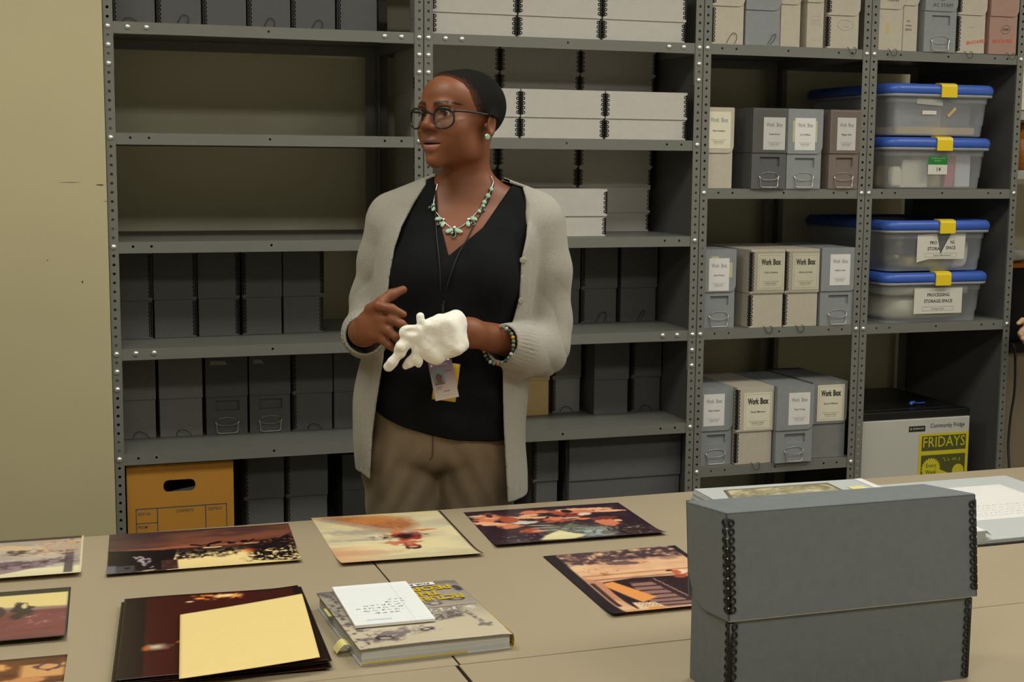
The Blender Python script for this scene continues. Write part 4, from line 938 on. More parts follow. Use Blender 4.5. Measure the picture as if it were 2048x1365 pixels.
P.mix(P.rect(.12, .4, .60, .74, .06)*np.clip(n2*3-1.7, 0, 1), (150, 80, 46)); P.mix(np.clip((.095-P.u)/.012, 0, 1), (34, 24, 32)); P.mix(np.clip((P.u-.955)/.01, 0, 1), (36, 26, 34))
p5 = cz([(1225, 1237), (1086, 1115), (1350, 1093)], TT); nl, fl_, fr = np.array(p5[0]), np.array(p5[1]), np.array(p5[2])
picture('photo_print', 'photographic print of an adobe wall and wooden gate beside the grey box', 'photograph', [nl, nl+(fr-fl_), fr, fl_], zt, P, edgecurl(.3, .05), group=GP)
# street print, field print, poster print at the far side
def left_print(label, nr, fr, P, seed):
    a, b_ = np.array(cz([nr], TT)[0]), np.array(cz([fr], TT)[0]); L = np.array([-14.0, .35])
    picture('photo_print', label, 'photograph', [a+L, a, b_, b_+L], zt, P, edgecurl(.35, 0), group=GP)
P = Paint(140, 110, 5); nz = P.noise(6, 12); n2 = P.noise(30, 24, 3); k = .36
P.fill((196, 184, 170)); P.mix(np.clip(nz*2-.8, 0, .5), (160, 146, 140)); P.mix(np.clip((.30-P.v)/.05, 0, 1), (240, 230, 190)); P.mix(P.poly([(.5, .1), (.85, .34), (.9, .42), (.5, .46)], .02), (156, 132, 140)); P.mix(P.rect(.5, .85, .28, .46, .04)*np.clip(n2*3-1.1, 0, 1), (84, 66, 84))
P.mix(P.ell(.70, .66, .1, .08, 0, .4)*np.clip(n2*3-.8, 0, 1), (74, 52, 44)); P.mix(P.ell(.64, .78, .12, .05, -.3, .4), (222, 190, 150)); P.mix(P.poly([(.68, .60), (.9, .44), (.9, .5), (.75, .86)], .03)*.5, (230, 214, 190))
P.mix(P.rect(.91, .955, .08, .66, .008), (96, 84, 92)); P.mix(P.rect(.78, .98, .36, .5, .05)*np.clip(n2*3.4-1.4, 0, 1), (66, 54, 66)); P.mix(P.rect(.76, 1, .55, .95, .08)*np.clip(np.sin(P.v*80+nz*14)*1.4, 0, 1)*.7, (214, 160, 110)); P.mix(P.rect(.76, 1, .5, .95, .08)*np.clip(n2*3-1.8, 0, 1), (96, 70, 66))
P.mix(np.clip((P.v-.935)/.01, 0, 1), (62, 46, 46)); P.mix(np.clip((P.u-.985)/.006, 0, 1), (230, 214, 180))
left_print('photographic print of a pale street with bare trees, beside the cream wall', (162, 1155), (168, 1072), P, 5)
P = Paint(140, 110, 6); nz = P.noise(5, 16); n2 = P.noise(34, 26, 3)
P.fill((120, 66, 66)); P.mix(np.clip(nz*2-.8, 0, .5), (140, 78, 80)); P.mix(np.clip((P.v-.58)/.03, 0, 1), (150, 128, 116)); P.mix(np.clip((P.v-.66+.12*(P.u-.7))/.03, 0, 1), (236, 214, 146)); P.mix(P.rect(.6, 1, .34, .52, .05)*np.clip(n2*4-2.5, 0, 1), (200, 160, 150))
P.mix(P.ell(.79, .62, .045, .12, .1, .3), (62, 50, 46)); P.mix(P.ell(.77, .50, .03, .06, 0, .4), (60, 46, 44)); P.mix(P.ell(.795, .68, .012, .05, 0, .4), (226, 206, 150)); P.mix(P.ell(.68, .58, .03, .1, 0, .4), (70, 56, 52))
P.mix(np.clip((P.v-.905)/.01, 0, 1), (52, 52, 46)); P.mix(np.clip((.05-P.v)/.01, 0, 1), (46, 38, 38)); P.mix(np.clip((P.u-.985)/.006, 0, 1), (60, 54, 50))
left_print('photographic print of a reddish field under a yellow sky', (133, 1283), (142, 1175), P, 6)
P = Paint(140, 110, 7); nz = P.noise(8, 12); n2 = P.noise(30, 24, 3)
P.fill((112, 66, 36)); P.mix(np.clip(nz*2-.8, 0, .7), (70, 38, 24)); P.mix(P.rect(.82, 1, .1, .5, .03), (206, 190, 182)); P.mix(P.rect(.82, 1, .62, .86, .03), (214, 160, 104)); P.mix(P.ell(.72, .84, .05, .06, 0, .5), (226, 166, 100)); P.mix(P.ell(.84, .58, .10, .05, .2, .5), (204, 140, 90))
P.mix(P.ell(.93, .80, .06, .07, 0, .2)-P.ell(.93, .80, .038, .045, 0, .2), (96, 60, 66)); P.mix(P.ell(.90, .42, .05, .07, 0, .2)-P.ell(.90, .42, .03, .045, 0, .2), (90, 66, 90)); P.mix(P.rect(.945, .965, .3, .5, .006), (90, 66, 90)); P.mix(np.clip((P.v-.955)/.01, 0, 1), (70, 40, 30))
left_print('photographic print of a brown scene with looping letters, nearest the dark stack', (118, 1425), (135, 1310), P, 7)
# ---------------------------------------------------------------- stack of dark prints with a cream sheet
ST = cz([(228, 1382), (655, 1342), (594, 1190), (248, 1216)], TT)
stc = [np.array(p) for p in ST]
def dark(seed, top):
    P = Paint(100, 130, seed); P.fill((58, 18, 14)); nz = P.noise(3, 3); P.mix(np.clip(nz*1.5-.5, 0, .4), (78, 26, 18))
    P.mix(np.clip((.13-P.u)/.006, 0, 1), (34, 18, 14)); P.mix(np.clip((P.u-.96)/.006, 0, 1), (30, 16, 12)); P.mix(np.clip((P.v-.98)/.006, 0, 1), (22, 12, 10))
    n2 = P.noise(40, 52, 3)
    P.mix(P.rect(.38, .66, .90, .975, .04)*np.clip(n2*5-2.2, 0, 1), (255, 150, 60)); P.mix(P.ell(.58, .945, .07, .02, 0, .8), (255, 214, 150)); P.mix(P.ell(.37, .885, .022, .012, 0, .6), (250, 230, 190))  # reflection spots on the gloss, painted into the print colour, next line too
    P.mix(P.ell(.19, .33, .055, .03, 0, 1.2), (206, 200, 170)); P.mix(P.ell(.135, .32, .02, .022, 0, 1), (190, 100, 40)); P.mix(P.ell(.305, .37, .018, .01, 0, .8), (200, 110, 40)); P.mix(P.ell(.66, .055, .03, .02, 0, .9), (255, 220, 150)); P.mix(P.ell(.78, .075, .05, .018, 0, 1.2), (190, 70, 24))
    return P
for k in range(5):
    dx, dy = [(0, 0), (.25, -.1), (-.15, .15), (.3, .1), (0.05, 0)][k]
    cc = [p+np.array([dx, dy]) for p in stc]
    lab = ['darkest bottom print of the stacked dark prints', 'second print up in the stack of dark prints', 'middle print in the stack of dark prints', 'fourth print up in the stack of dark prints', 'glossy dark red print with painted light reflections, on top of the stack'][k]
    picture('photo_print', lab, 'photograph', cc, TT+.01+.13*k, dark(20+k, k == 4), (lambda u, v, k=k: .06*np.sin(u*3+k)**2+.10*(np.clip(u-.8, 0, 1)/.2)**2*(k > 1)), group='dark prints in the stack', t=.02)
EN = cz([(358, 1357), (640, 1318), (604, 1191), (360, 1229)], TT+.85)
P = Paint(40, 50, 40); P.fill((232, 208, 142)); nz = P.noise(12, 14); P.mix(np.clip(nz-.3, 0, .4)*.5, (226, 196, 118))
CARD = mat_vcol('cream_card_stock', .6, .3)
picture('cream_sheet', 'blank cream sheet lying on the stack of dark prints', 'paper', EN, TT+.78, P, lambda u, v: .14*u**2+.05*np.sin(v*3), CARD, t=.03)
# ---------------------------------------------------------------- illustrated book and notepad
zb = TT+1.12
BK = [np.array(p) for p in cz([(697, 1298), (1006, 1268), (925, 1156), (655, 1187)], zb)]
bc = sum(BK)/4; ux = (BK[1]-BK[0]+BK[2]-BK[3])/2; uy = (BK[3]-BK[0]+BK[2]-BK[1])/2; bw, bh = np.linalg.norm(ux), np.linalg.norm(uy); brz = math.atan2(ux[1], ux[0])
ux /= bw; uy = np.array([-ux[1], ux[0]])
bt = thing('illustrated_book', 'thick illustrated book in a yellow and grey jacket lying face up', 'book', (bc[0], bc[1], TT), brz)
PAGES = mat('page_block', srgb(190, 190, 186), .7, noise=(160, .35, (.02, .02, 9)))
MB().box(-bw/2+.12, bw/2-.12, -bh/2+.12, bh/2-.12, .12, 1.0).build('page_block', PAGES, bt)
GREYC = mat('grey_cloth_cover', srgb(176, 178, 176), .6); YELS = mat('yellow_spine_cloth', srgb(214, 180, 40), .6)
MB().bbox(-bw/2, bw/2, -bh/2, bh/2, 0, .12, .03).build('back_cover', GREYC, bt)
sp = []
for k in range(9): an = math.radians(-90+180*k/8); sp.append((bw/2-.05+.2*math.cos(an), .56+.52*math.sin(an)))
mb = MB(); vs = [(p[0], -bh/2, p[1]) for p in sp]+[(p[0], bh/2, p[1]) for p in sp]; mb.add(vs, [(k, k+1, 10+k-1+0, 9+k) for k in range(8)]); mb.build('spine', YELS, bt, True)
MB().box(-bw/2+.1, bw*.2, -bh/2-.02, -bh/2+.1, .13, .17).build('yellow_endpaper', YELS, bt)
P = Paint(150, 180, 50); nz = P.noise(5, 6); n2 = P.noise(44, 54, 3); n3 = P.noise(26, 32, 3)
P.fill((202, 190, 166)); P.mix(np.clip((P.v-.30)*2.4, 0, .75), (150, 142, 132)); P.mix(np.clip((P.v-.9)/.06, 0, 1), (128, 122, 116)); P.mix(P.rect(.0, .14, .0, 1, .05)*np.clip(n3*4-1.9, 0, 1), (96, 88, 92))
P.mix(P.ell(.22, .13, .12, .07, 0, .4)*np.clip(n3*3-.6, 0, 1), (120, 110, 110)); P.mix(P.ell(.20, .13, .055, .035, 0, .3), (56, 50, 52)); P.mix(P.ell(.205, .12, .035, .02, 0, .3), (170, 158, 150)); P.mix(P.ell(.50, .19, .05, .028, 0, .3), (60, 54, 56)); P.mix(P.ell(.50, .195, .025, .014, 0, .3), (190, 180, 170)); P.mix(P.ell(.36, .20, .2, .06, 0, .5)*np.clip(n3*3-1.0, 0, 1), (128, 118, 118))
P.mix(P.poly([(.55, .30), (.8, .33), (.86, .52), (.60, .50)], .03)*np.clip(n2*3-.7, 0, 1), (104, 96, 98)); P.mix(P.rect(.6, .95, .44, .52, .02)*np.clip(n2*4-1.8, 0, 1), (220, 214, 200)); P.mix(P.rect(.62, .97, .52, .53, .006), (90, 84, 88)); P.mix(P.ell(.70, .60, .06, .035, 0, .3), (110, 100, 102)); P.mix(P.ell(.70, .60, .035, .02, 0, .3), (186, 176, 164)); P.mix(P.ell(.87, .64, .07, .03, -.1, .3), (90, 84, 90)); P.mix(P.ell(.88, .645, .04, .015, 0, .3), (170, 164, 156)); P.mix(P.poly([(.87, .22), (.9, .22), (.86, .44), (.82, .44)], .02)*np.clip(n2*3-.8, 0, 1), (120, 114, 112)); P.mix(P.ell(.89, .17, .045, .03, 0, .3), (130, 124, 120)); P.mix(P.ell(.96, .84, .03, .06, 0, .5), (80, 76, 80))
JACKET = mat_vcol('glossy_dust_jacket', .25, .5)
cc = [(-bw/2-.03, -bh/2-.03), (bw/2+.03, -bh/2-.03), (bw/2+.03, bh/2+.03), (-bw/2-.03, bh/2+.03)]
me, cen = sheet_mesh(cc, 1.0, P, lambda u, v: .06*np.sin(u*5)*np.clip(.15-v, 0, 1)*4-.06*np.clip(u-.93, 0, 1)/.07, .1); jk = link('dust_jacket', me, JACKET, bt, True)
YT = mat('yellow_jacket_lettering', srgb(206, 176, 30), .4); BT_ = mat('black_jacket_lettering', srgb(60, 54, 56), .4)
L = MB()
for k, s_ in enumerate(('PICTURING', 'THE', 'PEOPLE')):
    letter_flat(L, s_, bw*(.22 if k != 1 else .2), bh*(.185+.095*k), 1.25, [4.2, 2.0, 3.8][k], 1.175, .03, math.pi)
L.build('title', YT, jk)
lb = MB().box(bw*.04, bw*.33, bh*.428, bh*.48, 1.16, 1.175).build('paper_band', PAPER, jk); letter_flat(MB(), 'FOR REVIEW', bw*.14, bh*.454, .5, 3.0, 1.18, .03, math.pi).build('lettering', INK, lb)
TABY = mat('yellow_sticky_tab', srgb(226, 216, 140), .6)
t1 = MB().grid(np.array([[(-bw/2-.9+.45*math.cos(a)*0+.9*s_, -bh/2+2.1+w_, .55+.33*math.sin(s_*3.1)-(1-s_)*.35) for w_ in (0, .55, 1.1)] for s_, a in zip(np.linspace(0, 1, 9), np.zeros(9))])).build('page_tab', TABY, bt)
t2 = MB().box(-bw/2-.18, -bw/2+.3, bh/2-4.2, bh/2-2.6, .78, .84).build('page_tab', TABY, bt)
NP = [np.array(p) for p in cz([(705, 1252), (864, 1240), (818, 1162), (669, 1176)], zb+.22)]
nc = sum(NP)/4; nx = (NP[1]-NP[0]+NP[2]-NP[3])/2; ny = (NP[3]-NP[0]+NP[2]-NP[1])/2; nw, nh = np.linalg.norm(nx), np.linalg.norm(ny); nrz = math.atan2(nx[1], nx[0])
nt_ = thing('notepad', 'white notepad with blue rules and handwriting lying on the book', 'notepad', (nc[0], nc[1], zb+.06), nrz)
PADS = mat('pad_paper', srgb(232, 236, 236), .6)
MB().box(-nw/2, nw/2, -nh/2, nh/2, 0, .16).build('sheet_block', PAPER, nt_)
pg = MB().box(-nw/2, nw/2, -nh/2, nh/2, .16, .18).build('top_sheet', PADS, nt_)
RB = mat('pale_blue_rule', srgb(196, 208, 226), .6); rl = MB()
for k in range(18): y0 = nh/2-.9-.42*k; rl.add([(-nw/2+.1, y0, .184), (nw/2-.1, y0, .184), (nw/2-.1, y0+.02, .184), (-nw/2+.1, y0+.02, .184)], [(0, 1, 2, 3)])
rl.add([(nw/2-1.25, -nh/2, .184), (nw/2-1.22, -nh/2, .184), (nw/2-1.22, nh/2, .184), (nw/2-1.25, nh/2, .184)], [(0, 1, 2, 3)]); rl.build('ruled_lines', RB, pg)
hw = MB()
for k in range(6):
    q = scribble(1.3, [1.8, 2.6, 3.1, 2.7, 1.4, .9][k], .25, 60+k, [-.9, -1.5, -1.9, -1.3, .2, .5][k], -nh/2+2.0+.52*k, .186, .022, True); hw.add(q.v, q.f)
hw.build('handwriting', INK, pg)
letter_flat(MB(), 'Smithsonian', -.9, -nh/2+.75, .3, 1.6, .186, 0, math.pi).build('letterhead', mat('blue_letterhead', srgb(120, 130, 190), .6), pg)
# ---------------------------------------------------------------- upright grey document box on the table
fb = thing('document_box', 'large grey upright document box with black wire-loop edges standing on the table', 'box', (27.44, -95.55, TT), -0.0075)
KG = mat('grey_archive_board', srgb(104, 109, 112), .75, noise=(70, .06), bump=(400, .15))
KEDGE = mat('cut_board_edge', srgb(186, 178, 156), .8)
FL, FW, FH = 15.6, 5.0, 10.2
MB().prism([(.14, 0), (FW, 0), (FW, FH-.4), (.72, FH-.5), (.15, 5.15)], .15, FL+.1, 'x').build('base', KG, fb)
LH = 5.98; tl = 0.108; hz = 10.4-6
def hinge(p):
    dw = p[1]-5.1; dh = p[2]-hz
    return np.array([p[0], 5.1+dw*math.cos(tl)+dh*math.sin(tl), hz-dw*math.sin(tl)+dh*math.cos(tl)])
ml = MB(); LL = 16.0; tk = .09; z0 = 10.4-LH
ml.box(0, LL, 0, tk, z0, 10.4-.05); ml.box(0, LL, 5.1-tk, 5.1, z0+.4, 10.4-.05); ml.bbox(0, LL, 0, 5.1, 10.4-tk-.05, 10.4, .05)
for xx in (0, LL-tk):
    ml.prism([(0.0, z0)]+[(a, b_) for a, b_ in arc(5.1-2.6, z0+2.6, 2.6, -90, 0, 8)][1:]+[(5.1, 10.35), (0, 10.35)], xx, xx+tk, 'x')
lid = ml.xf(hinge).build('lid', KG, fb)
MB().box(-.005, LL+.005, -.005, tk+.005, z0-.02, z0+.0).xf(hinge).build('cut_edge', KEDGE, lid)
for s, xx in ((1, 0), (-1, LL)):
    q = MB(); me = strip_mesh(LH-.75, s, True); n_ = len(me.vertices); co = np.zeros(n_*3); me.vertices.foreach_get('co', co); co = co.reshape(-1, 3)/IN+np.array([xx, -.0, z0+.4])
    q.add(co, [tuple(p.vertices) for p in me.polygons]); q.xf(hinge).build('metal_edge', BLACKMETAL, lid, True)
    rv = MB()
    for k in range(9): rv.lathe([(.05, 0), (.04, .03), (.0, .04)], (xx+.0*s, -.03, z0+.75+.545*k), 8, (-.7*s, -.7, 0))
    rv.xf(hinge).build('rivet_row', ZINC, lid)
    o = link('metal_edge', strip_mesh(4.75, s, True), None, fb, True); o.location = ((.15 if s > 0 else FL+.1)*IN, .14*IN, .1*IN)
# ---------------------------------------------------------------- open album
al = thing('open_album', 'large open album with grey pages and mounted sheets near the back table edge', 'album', (0, 0, TT))
PGL = mat('pale_grey_album_page', srgb(186, 190, 190), .6, noise=(20, .02)); COVB = mat('black_album_cover', (.012, .012, .014, 1), .45)
lb_ = np.array([46.4, -51.7]); sb = np.array([63.2, -52.3]); sf = np.array([62.6, -71.4]); lf = lb_+(sf-sb); rb = np.array([79.4, -52.2]); rf = rb+(sf-sb)
def slabq(a, b_, c, d, z0, z1): return MB().add([(a[0], a[1], z0), (b_[0], b_[1], z0), (c[0], c[1], z0), (d[0], d[1], z0), (a[0], a[1], z1), (b_[0], b_[1], z1), (c[0], c[1], z1), (d[0], d[1], z1)], [(3, 2, 1, 0), (4, 5, 6, 7), (0, 1, 5, 4), (1, 2, 6, 5), (2, 3, 7, 6), (3, 0, 4, 7)])
e = np.array([.25, 0]); f_ = np.array([0, .25])
slabq(lf-e-f_, sf-f_, sb+f_, lb_-e+f_, .0, .12).build('cover', COVB, al); slabq(sf-f_, rf+e-f_, rb+e+f_, sb+f_, .0, .14).build('cover', COVB, al)
for k in range(8):
    s = np.array([.06*math.sin(k*2.1)+.05*k, .05*math.cos(k*1.7)]); slabq(lf+s, sf+s*0, sb+s*0, lb_+s, .13+.135*k, .13+.135*k+.1).build('page', PGL, al)
for k in range(2): slabq(sf, rf-np.array([.1*k, 0]), rb-np.array([.1*k, 0]), sb, .15+.16*k, .15+.16*k+.12).build('page', PGL, al)
MB().add([(*(sf+[-.7, 0]), 1.2), (*(sf+[.6, 0]), .75), (*(sb+[.9, 0]), .75), (*(sb+[-.6, 0]), 1.2), (*(sf+[0, 0]), 1.21), (*(sb+[.15, 0]), 1.21)], [(0, 4, 5, 3), (4, 1, 2, 5)]).build('spine_tape', PAPER, al)
P = Paint(90, 70, 70); nz = P.noise(8, 8); n2 = P.noise(22, 18, 3)
P.fill((150, 142, 110)); P.mix(np.clip(nz*2.4-.8, 0, 1), (206, 196, 164)); P.mix(np.clip(n2*2.5-1.2, 0, .7), (104, 98, 74)); P.mix(1-P.rect(.03, .97, .04, .96, .01), (112, 106, 82))
pq = [np.array(p) for p in cz([(1480, 1024), (1740, 1006), (1655, 966), (1447, 981)], TT+1.22)]
me, cen = sheet_mesh([np.array(p) for p in pq], 1.215, P); o = link('mounted_print', me, mat_vcol('aged_print_paper', .5, .3), al, True); o.location = (cen[0]*IN, cen[1]*IN, 0)
MB().box(60.2, 61.8, -56.1, -55.0, 1.215, 1.23).build('yellow_tab', TABY, al)
slabq(np.array([64.0, -66.0]), np.array([75.8, -66.2]), np.array([76.3, -55.3]), np.array([64.4, -55.1]), .435, .45).build('mounted_sheet', PAPER, al)
sc = MB()
for k in range(5):
    q = scribble(1.6, 8.5, .3, 80+k, 65.2, -64.9+.75*k, .455, .03, True); sc.add(q.v, q.f)
sc.build('faint_writing', mat('faint_ink', srgb(176, 176, 178), .7), al)
# ================================================================ the person
# soft solids are blended as distance fields and turned into one smooth mesh by surface nets (metres, local frame:
# x to the person's left, y away from the table, z up from the floor)
D0 = 3.215
FH_ = np.array([math.sin(YAW), math.cos(YAW), 0.0]); RH_ = np.array([math.cos(YAW), -math.sin(YAW), 0.0])
def _pl(px, py, fwd):
    d = ray(px, py); t = fwd/(d@FH_); return CAM*IN + t*d
_o = _pl(910, 700, D0); ORG = np.array([_o[0], _o[1], 0.0])
def L3(px, py, dy=0.0):
    p = _pl(px, py, D0+dy)-ORG; return np.array([p@RH_, p@FH_, p[2]])
def world(p):
    return ORG + RH_*p[0] + FH_*p[1] + np.array([0, 0, p[2]])
def pz(py): return L3(910, py)[2]
def px_(px, dy=0.0): return L3(px, 600, dy)[0]
def smin(a, b, k):
    if k <= 0: return np.minimum(a, b)
    h = np.maximum(k-np.abs(a-b), 0)/k; return np.minimum(a, b)-h*h*k*0.25
def smax(a, b, k): return -smin(-a, -b, k)
class Ell:
    def __init__(s, c, r, R=None): s.c = np.array(c, float); s.r = np.array(r, float); s.R = R
    def __call__(s, P):
        q = P-s.c
        if s.R is not None: q = q@s.R
        k0 = np.sqrt(((q/s.r)**2).sum(-1)); k1 = np.sqrt(((q/(s.r**2))**2).sum(-1)); return k0*(k0-1)/(k1+1e-9)
class Cone:
    """round cone from a to b with radii ra, rb"""
    def __init__(s, a, b, ra, rb): s.a = np.array(a, float); s.b = np.array(b, float); s.ra = ra; s.rb = rb
    def __call__(s, P):
        ab = s.b-s.a; t = np.clip(((P-s.a)@ab)/(ab@ab), 0, 1)
        return np.linalg.norm(P-s.a-t[..., None]*ab, axis=-1)-(s.ra+(s.rb-s.ra)*t)
class Loft:
    """stack of superellipse sections: rows of z, cx, cy, a, b"""
    def __init__(s, rows, e=2.3, cap=0.04):
        r = np.array(sorted(rows), float); zz = np.linspace(r[0, 0], r[-1, 0], 90); q = np.stack([np.interp(zz, r[:, 0], r[:, i]) for i in range(1, 5)], 1)
        for _ in range(14): q[1:-1] = .25*q[:-2]+.5*q[1:-1]+.25*q[2:]
        s.z = zz; s.r = q; s.e = e; s.cap = cap
    def __call__(s, P):
        z = np.clip(P[..., 2], s.z[0], s.z[-1]); cx, cy, a, b = [np.interp(z, s.z, s.r[:, i]) for i in range(4)]
        k = (np.abs((P[..., 0]-cx)/a)**s.e+np.abs((P[..., 1]-cy)/b)**s.e)**(1/s.e)
        d = (k-1)*np.minimum(a, b)
        dz = np.maximum(P[..., 2]-s.z[-1], s.z[0]-P[..., 2])
        return smax(d, dz, s.cap)
class Field:
    def __init__(s): s.p = []
    def add(s, f, k=0.02): s.p.append((f, k, 1)); return s
    def sub(s, f, k=0.01): s.p.append((f, k, -1)); return s
    def __call__(s, P):
        """P is (blocks, points, 3); primitives far from a block are skipped"""
        B = P.shape[0]; c = P.mean(1); R = np.linalg.norm(P-c[:, None], axis=-1).max(1)
        vals = [f(c) for f, k, o in s.p]
        mn = np.min([v for v, (f, k, o) in zip(vals, s.p) if o > 0], axis=0)
        D = np.full(P.shape[:2], 1e3)
        for v, (f, k, o) in zip(vals, s.p):
            if o > 0:
                i = np.where(v < mn+2.4*R+k*1.2)[0]
                if len(i): D[i] = smin(D[i], f(P[i]), k)
            else:
                i = np.where(v < 1.4*R+k)[0]
                if len(i): D[i] = smax(D[i], -f(P[i]), k)
        return D
    def pts(s, P): return s(np.asarray(P, float)[:, None, :])[:, 0]
def surface(fn, lo, hi, h, keep=None):
    lo = np.array(lo, float); hi = np.array(hi, float); n = 8; bs = n*h
    nb = np.ceil((hi-lo)/bs).astype(int)
    I = np.stack(np.meshgrid(*[np.arange(k) for k in nb], indexing='ij'), -1).reshape(-1, 3)
    C = lo+(I+.5)*bs; act = []
    for s in range(0, len(C), 40000):
        d = fn(C[s:s+40000][:, None, :])[:, 0]; act.append(np.abs(d) < bs*1.15)
    I = I[np.concatenate(act)]
    g = np.stack(np.meshgrid(*[np.arange(n+1)]*3, indexing='ij'), -1).reshape(-1, 3)
    NG = nb*n+1
    def gid(a): return (a[..., 0]*NG[1]+a[..., 1])*NG[2]+a[..., 2]
    vid, vco, edges = [], [], []
    co8 = np.array([(i, j, k) for i in (0, 1) for j in (0, 1) for k in (0, 1)])
    E12 = [(a, b) for a in range(8) for b in range(a+1, 8) if np.abs(co8[a]-co8[b]).sum() == 1]
    for s in range(0, len(I), 600):
        Ib = I[s:s+600]; G = (Ib*n)[:, None, :]+g[None]; V = fn(lo+G*h).reshape(-1, n+1, n+1, n+1)
        S = V < 0
        cs = sum(S[:, i:i+n, j:j+n, k:k+n].astype(np.int8) for i, j, k in co8)
        b, x, y, z = np.where((cs > 0) & (cs < 8))
        if len(b):
            cv = np.stack([V[b, x+i, y+j, z+k] for i, j, k in co8], 1); acc = np.zeros((len(b), 3)); cnt = np.zeros(len(b))
            for p, q in E12:
                m = (cv[:, p] < 0) != (cv[:, q] < 0); t = np.where(m, cv[:, p]/(cv[:, p]-cv[:, q]+1e-20), 0)
                acc += np.where(m[:, None], co8[p]+t[:, None]*(co8[q]-co8[p]), 0); cnt += m
            cell = Ib[b]*n+np.stack([x, y, z], 1); vid.append(gid(cell)); vco.append(lo+(cell+acc/cnt[:, None])*h)
        for ax in range(3):
            sl = [slice(0, n)]*3; s2 = list(sl); s2[ax] = slice(1, n+1)
            A, Bv = S[(slice(None), *sl)], S[(slice(None), *s2)]
            b, x, y, z = np.where(A != Bv)
            if len(b):
                cell = Ib[b]*n+np.stack([x, y, z], 1); e = np.eye(3, dtype=int); u, w = e[(ax+1) % 3], e[(ax+2) % 3]
                q = np.stack([gid(cell), gid(cell-u), gid(cell-u-w), gid(cell-w)], 1)
                fl = ~A[b, x, y, z]
                q[fl] = q[fl][:, ::-1]; edges.append(q)
    vid = np.concatenate(vid); vco = np.concatenate(vco); o = np.argsort(vid); vid = vid[o]; vco = vco[o]
    Q = np.concatenate(edges); ix = np.searchsorted(vid, Q); ix = np.clip(ix, 0, len(vid)-1); ok = (vid[ix] == Q).all(1)
    F = ix[ok]
    if keep is not None:
        kv = keep(vco); F = F[kv[F].all(1)]; us = np.unique(F); mp = np.full(len(vco), -1); mp[us] = np.arange(len(us)); vco = vco[us]; F = mp[F]
    # one relaxation pass along the edges
    for _ in range(1):
        acc = np.zeros_like(vco); cnt = np.zeros(len(vco))
        for a, b in ((0, 1), (1, 2), (2, 3), (3, 0)):
            np.add.at(acc, F[:, a], vco[F[:, b]]); np.add.at(cnt, F[:, a], 1)
        vco = vco*.5+.5*acc/np.maximum(cnt, 1)[:, None]
    return vco, F
def largest(V, F):
    lab = np.arange(len(V))
    for _ in range(400):
        m = lab[F].min(1); new = lab.copy()
        for k in range(F.shape[1]): np.minimum.at(new, F[:, k], m)
        new = new[new]
        if (new == lab).all(): break
        lab = new
    u, c = np.unique(lab, return_counts=True); kv = lab == u[c.argmax()]; F = F[kv[F].all(1)]; mp = np.full(len(V), -1); mp[kv] = np.arange(kv.sum()); return V[kv], mp[F]
def raw_mesh(name, V, F, m, parent=None, col=None, smooth=True):
    me = bpy.data.meshes.new(name); me.vertices.add(len(V)); me.vertices.foreach_set('co', np.ascontiguousarray(V, np.float32).ravel())
    k = F.shape[1]; me.loops.add(len(F)*k); me.loops.foreach_set('vertex_index', F.astype(np.int32).ravel()); me.polygons.add(len(F)); me.polygons.foreach_set('loop_start', np.arange(len(F), dtype=np.int32)*k)
    me.update(); me.validate()
    if col is not None:
        c = np.ones((len(V), 4), np.float32); c[:, :3] = col; ca = me.color_attributes.new('Col', 'FLOAT_COLOR', 'POINT'); ca.data.foreach_set('color', c.ravel())
    return link(name, me, m, parent, smooth)
def person_frame(o): o.location = tuple(ORG); o.rotation_euler = (0, 0, -YAW); return o
# ---- head frame (millimetres: x to the person's left, y out through the face, z up; origin at eye level)
HYAW = math.radians(43); HC = L3(926, 229, 0.0)
HL = np.array([math.cos(HYAW), -math.sin(HYAW), 0]); HF = np.array([-math.sin(HYAW), -math.cos(HYAW), 0]); HR = np.stack([HL, HF, [0, 0, 1.0]], 1)
def H(x, y, z): return HC + (HL*x + HF*y + np.array([0, 0, z]))/1000
def hell(c, r, rot=None):
    R = HR if rot is None else HR@rot
    return Ell(H(*c), np.array(r)/1000, R)
def hcone(a, b, ra, rb): return Cone(H(*a), H(*b), ra/1000, rb/1000)
def rx(a): a = math.radians(a); return np.array([[1, 0, 0], [0, math.cos(a), -math.sin(a)], [0, math.sin(a), math.cos(a)]])
def rzm(a): a = math.radians(a); return np.array([[math.cos(a), -math.sin(a), 0], [math.sin(a), math.cos(a), 0], [0, 0, 1]])
body = Field()
cran = hell((0, -8, 19), (73, 99, 76))
body.add(cran, .01)
body.add(hell((0, 42, -30), (59, 60, 78)), .02); body.add(hell((0, 52, 38), (60, 46, 46)), .02)
body.add(hell((0, 36, -76), (52, 52, 36)), .02); body.add(hell((0, 86, -103), (21, 20, 17)), .022)
for s in (-1, 1):
    body.add(hell((s*44, 62, -28), (21, 24, 20)), .022); body.add(hell((s*46, 18, -72), (13, 26, 26)), .025)
    body.add(hell((s*26, 90, 17), (24, 11, 8)), .014); body.sub(hell((s*33, 103, -1), (19, 12, 12)), .012)
body.add(hell((0, 77, -66), (30, 26, 31)), .02)
for s in (-1, 1): body.add(hell((s*36, 66, -50), (22, 22, 26)), .025)
body.add(hcone((0, 96, 8), (0, 110, -22), 7.5, 10), .012); body.add(hell((0, 111, -27), (14, 11.5, 10)), .008)
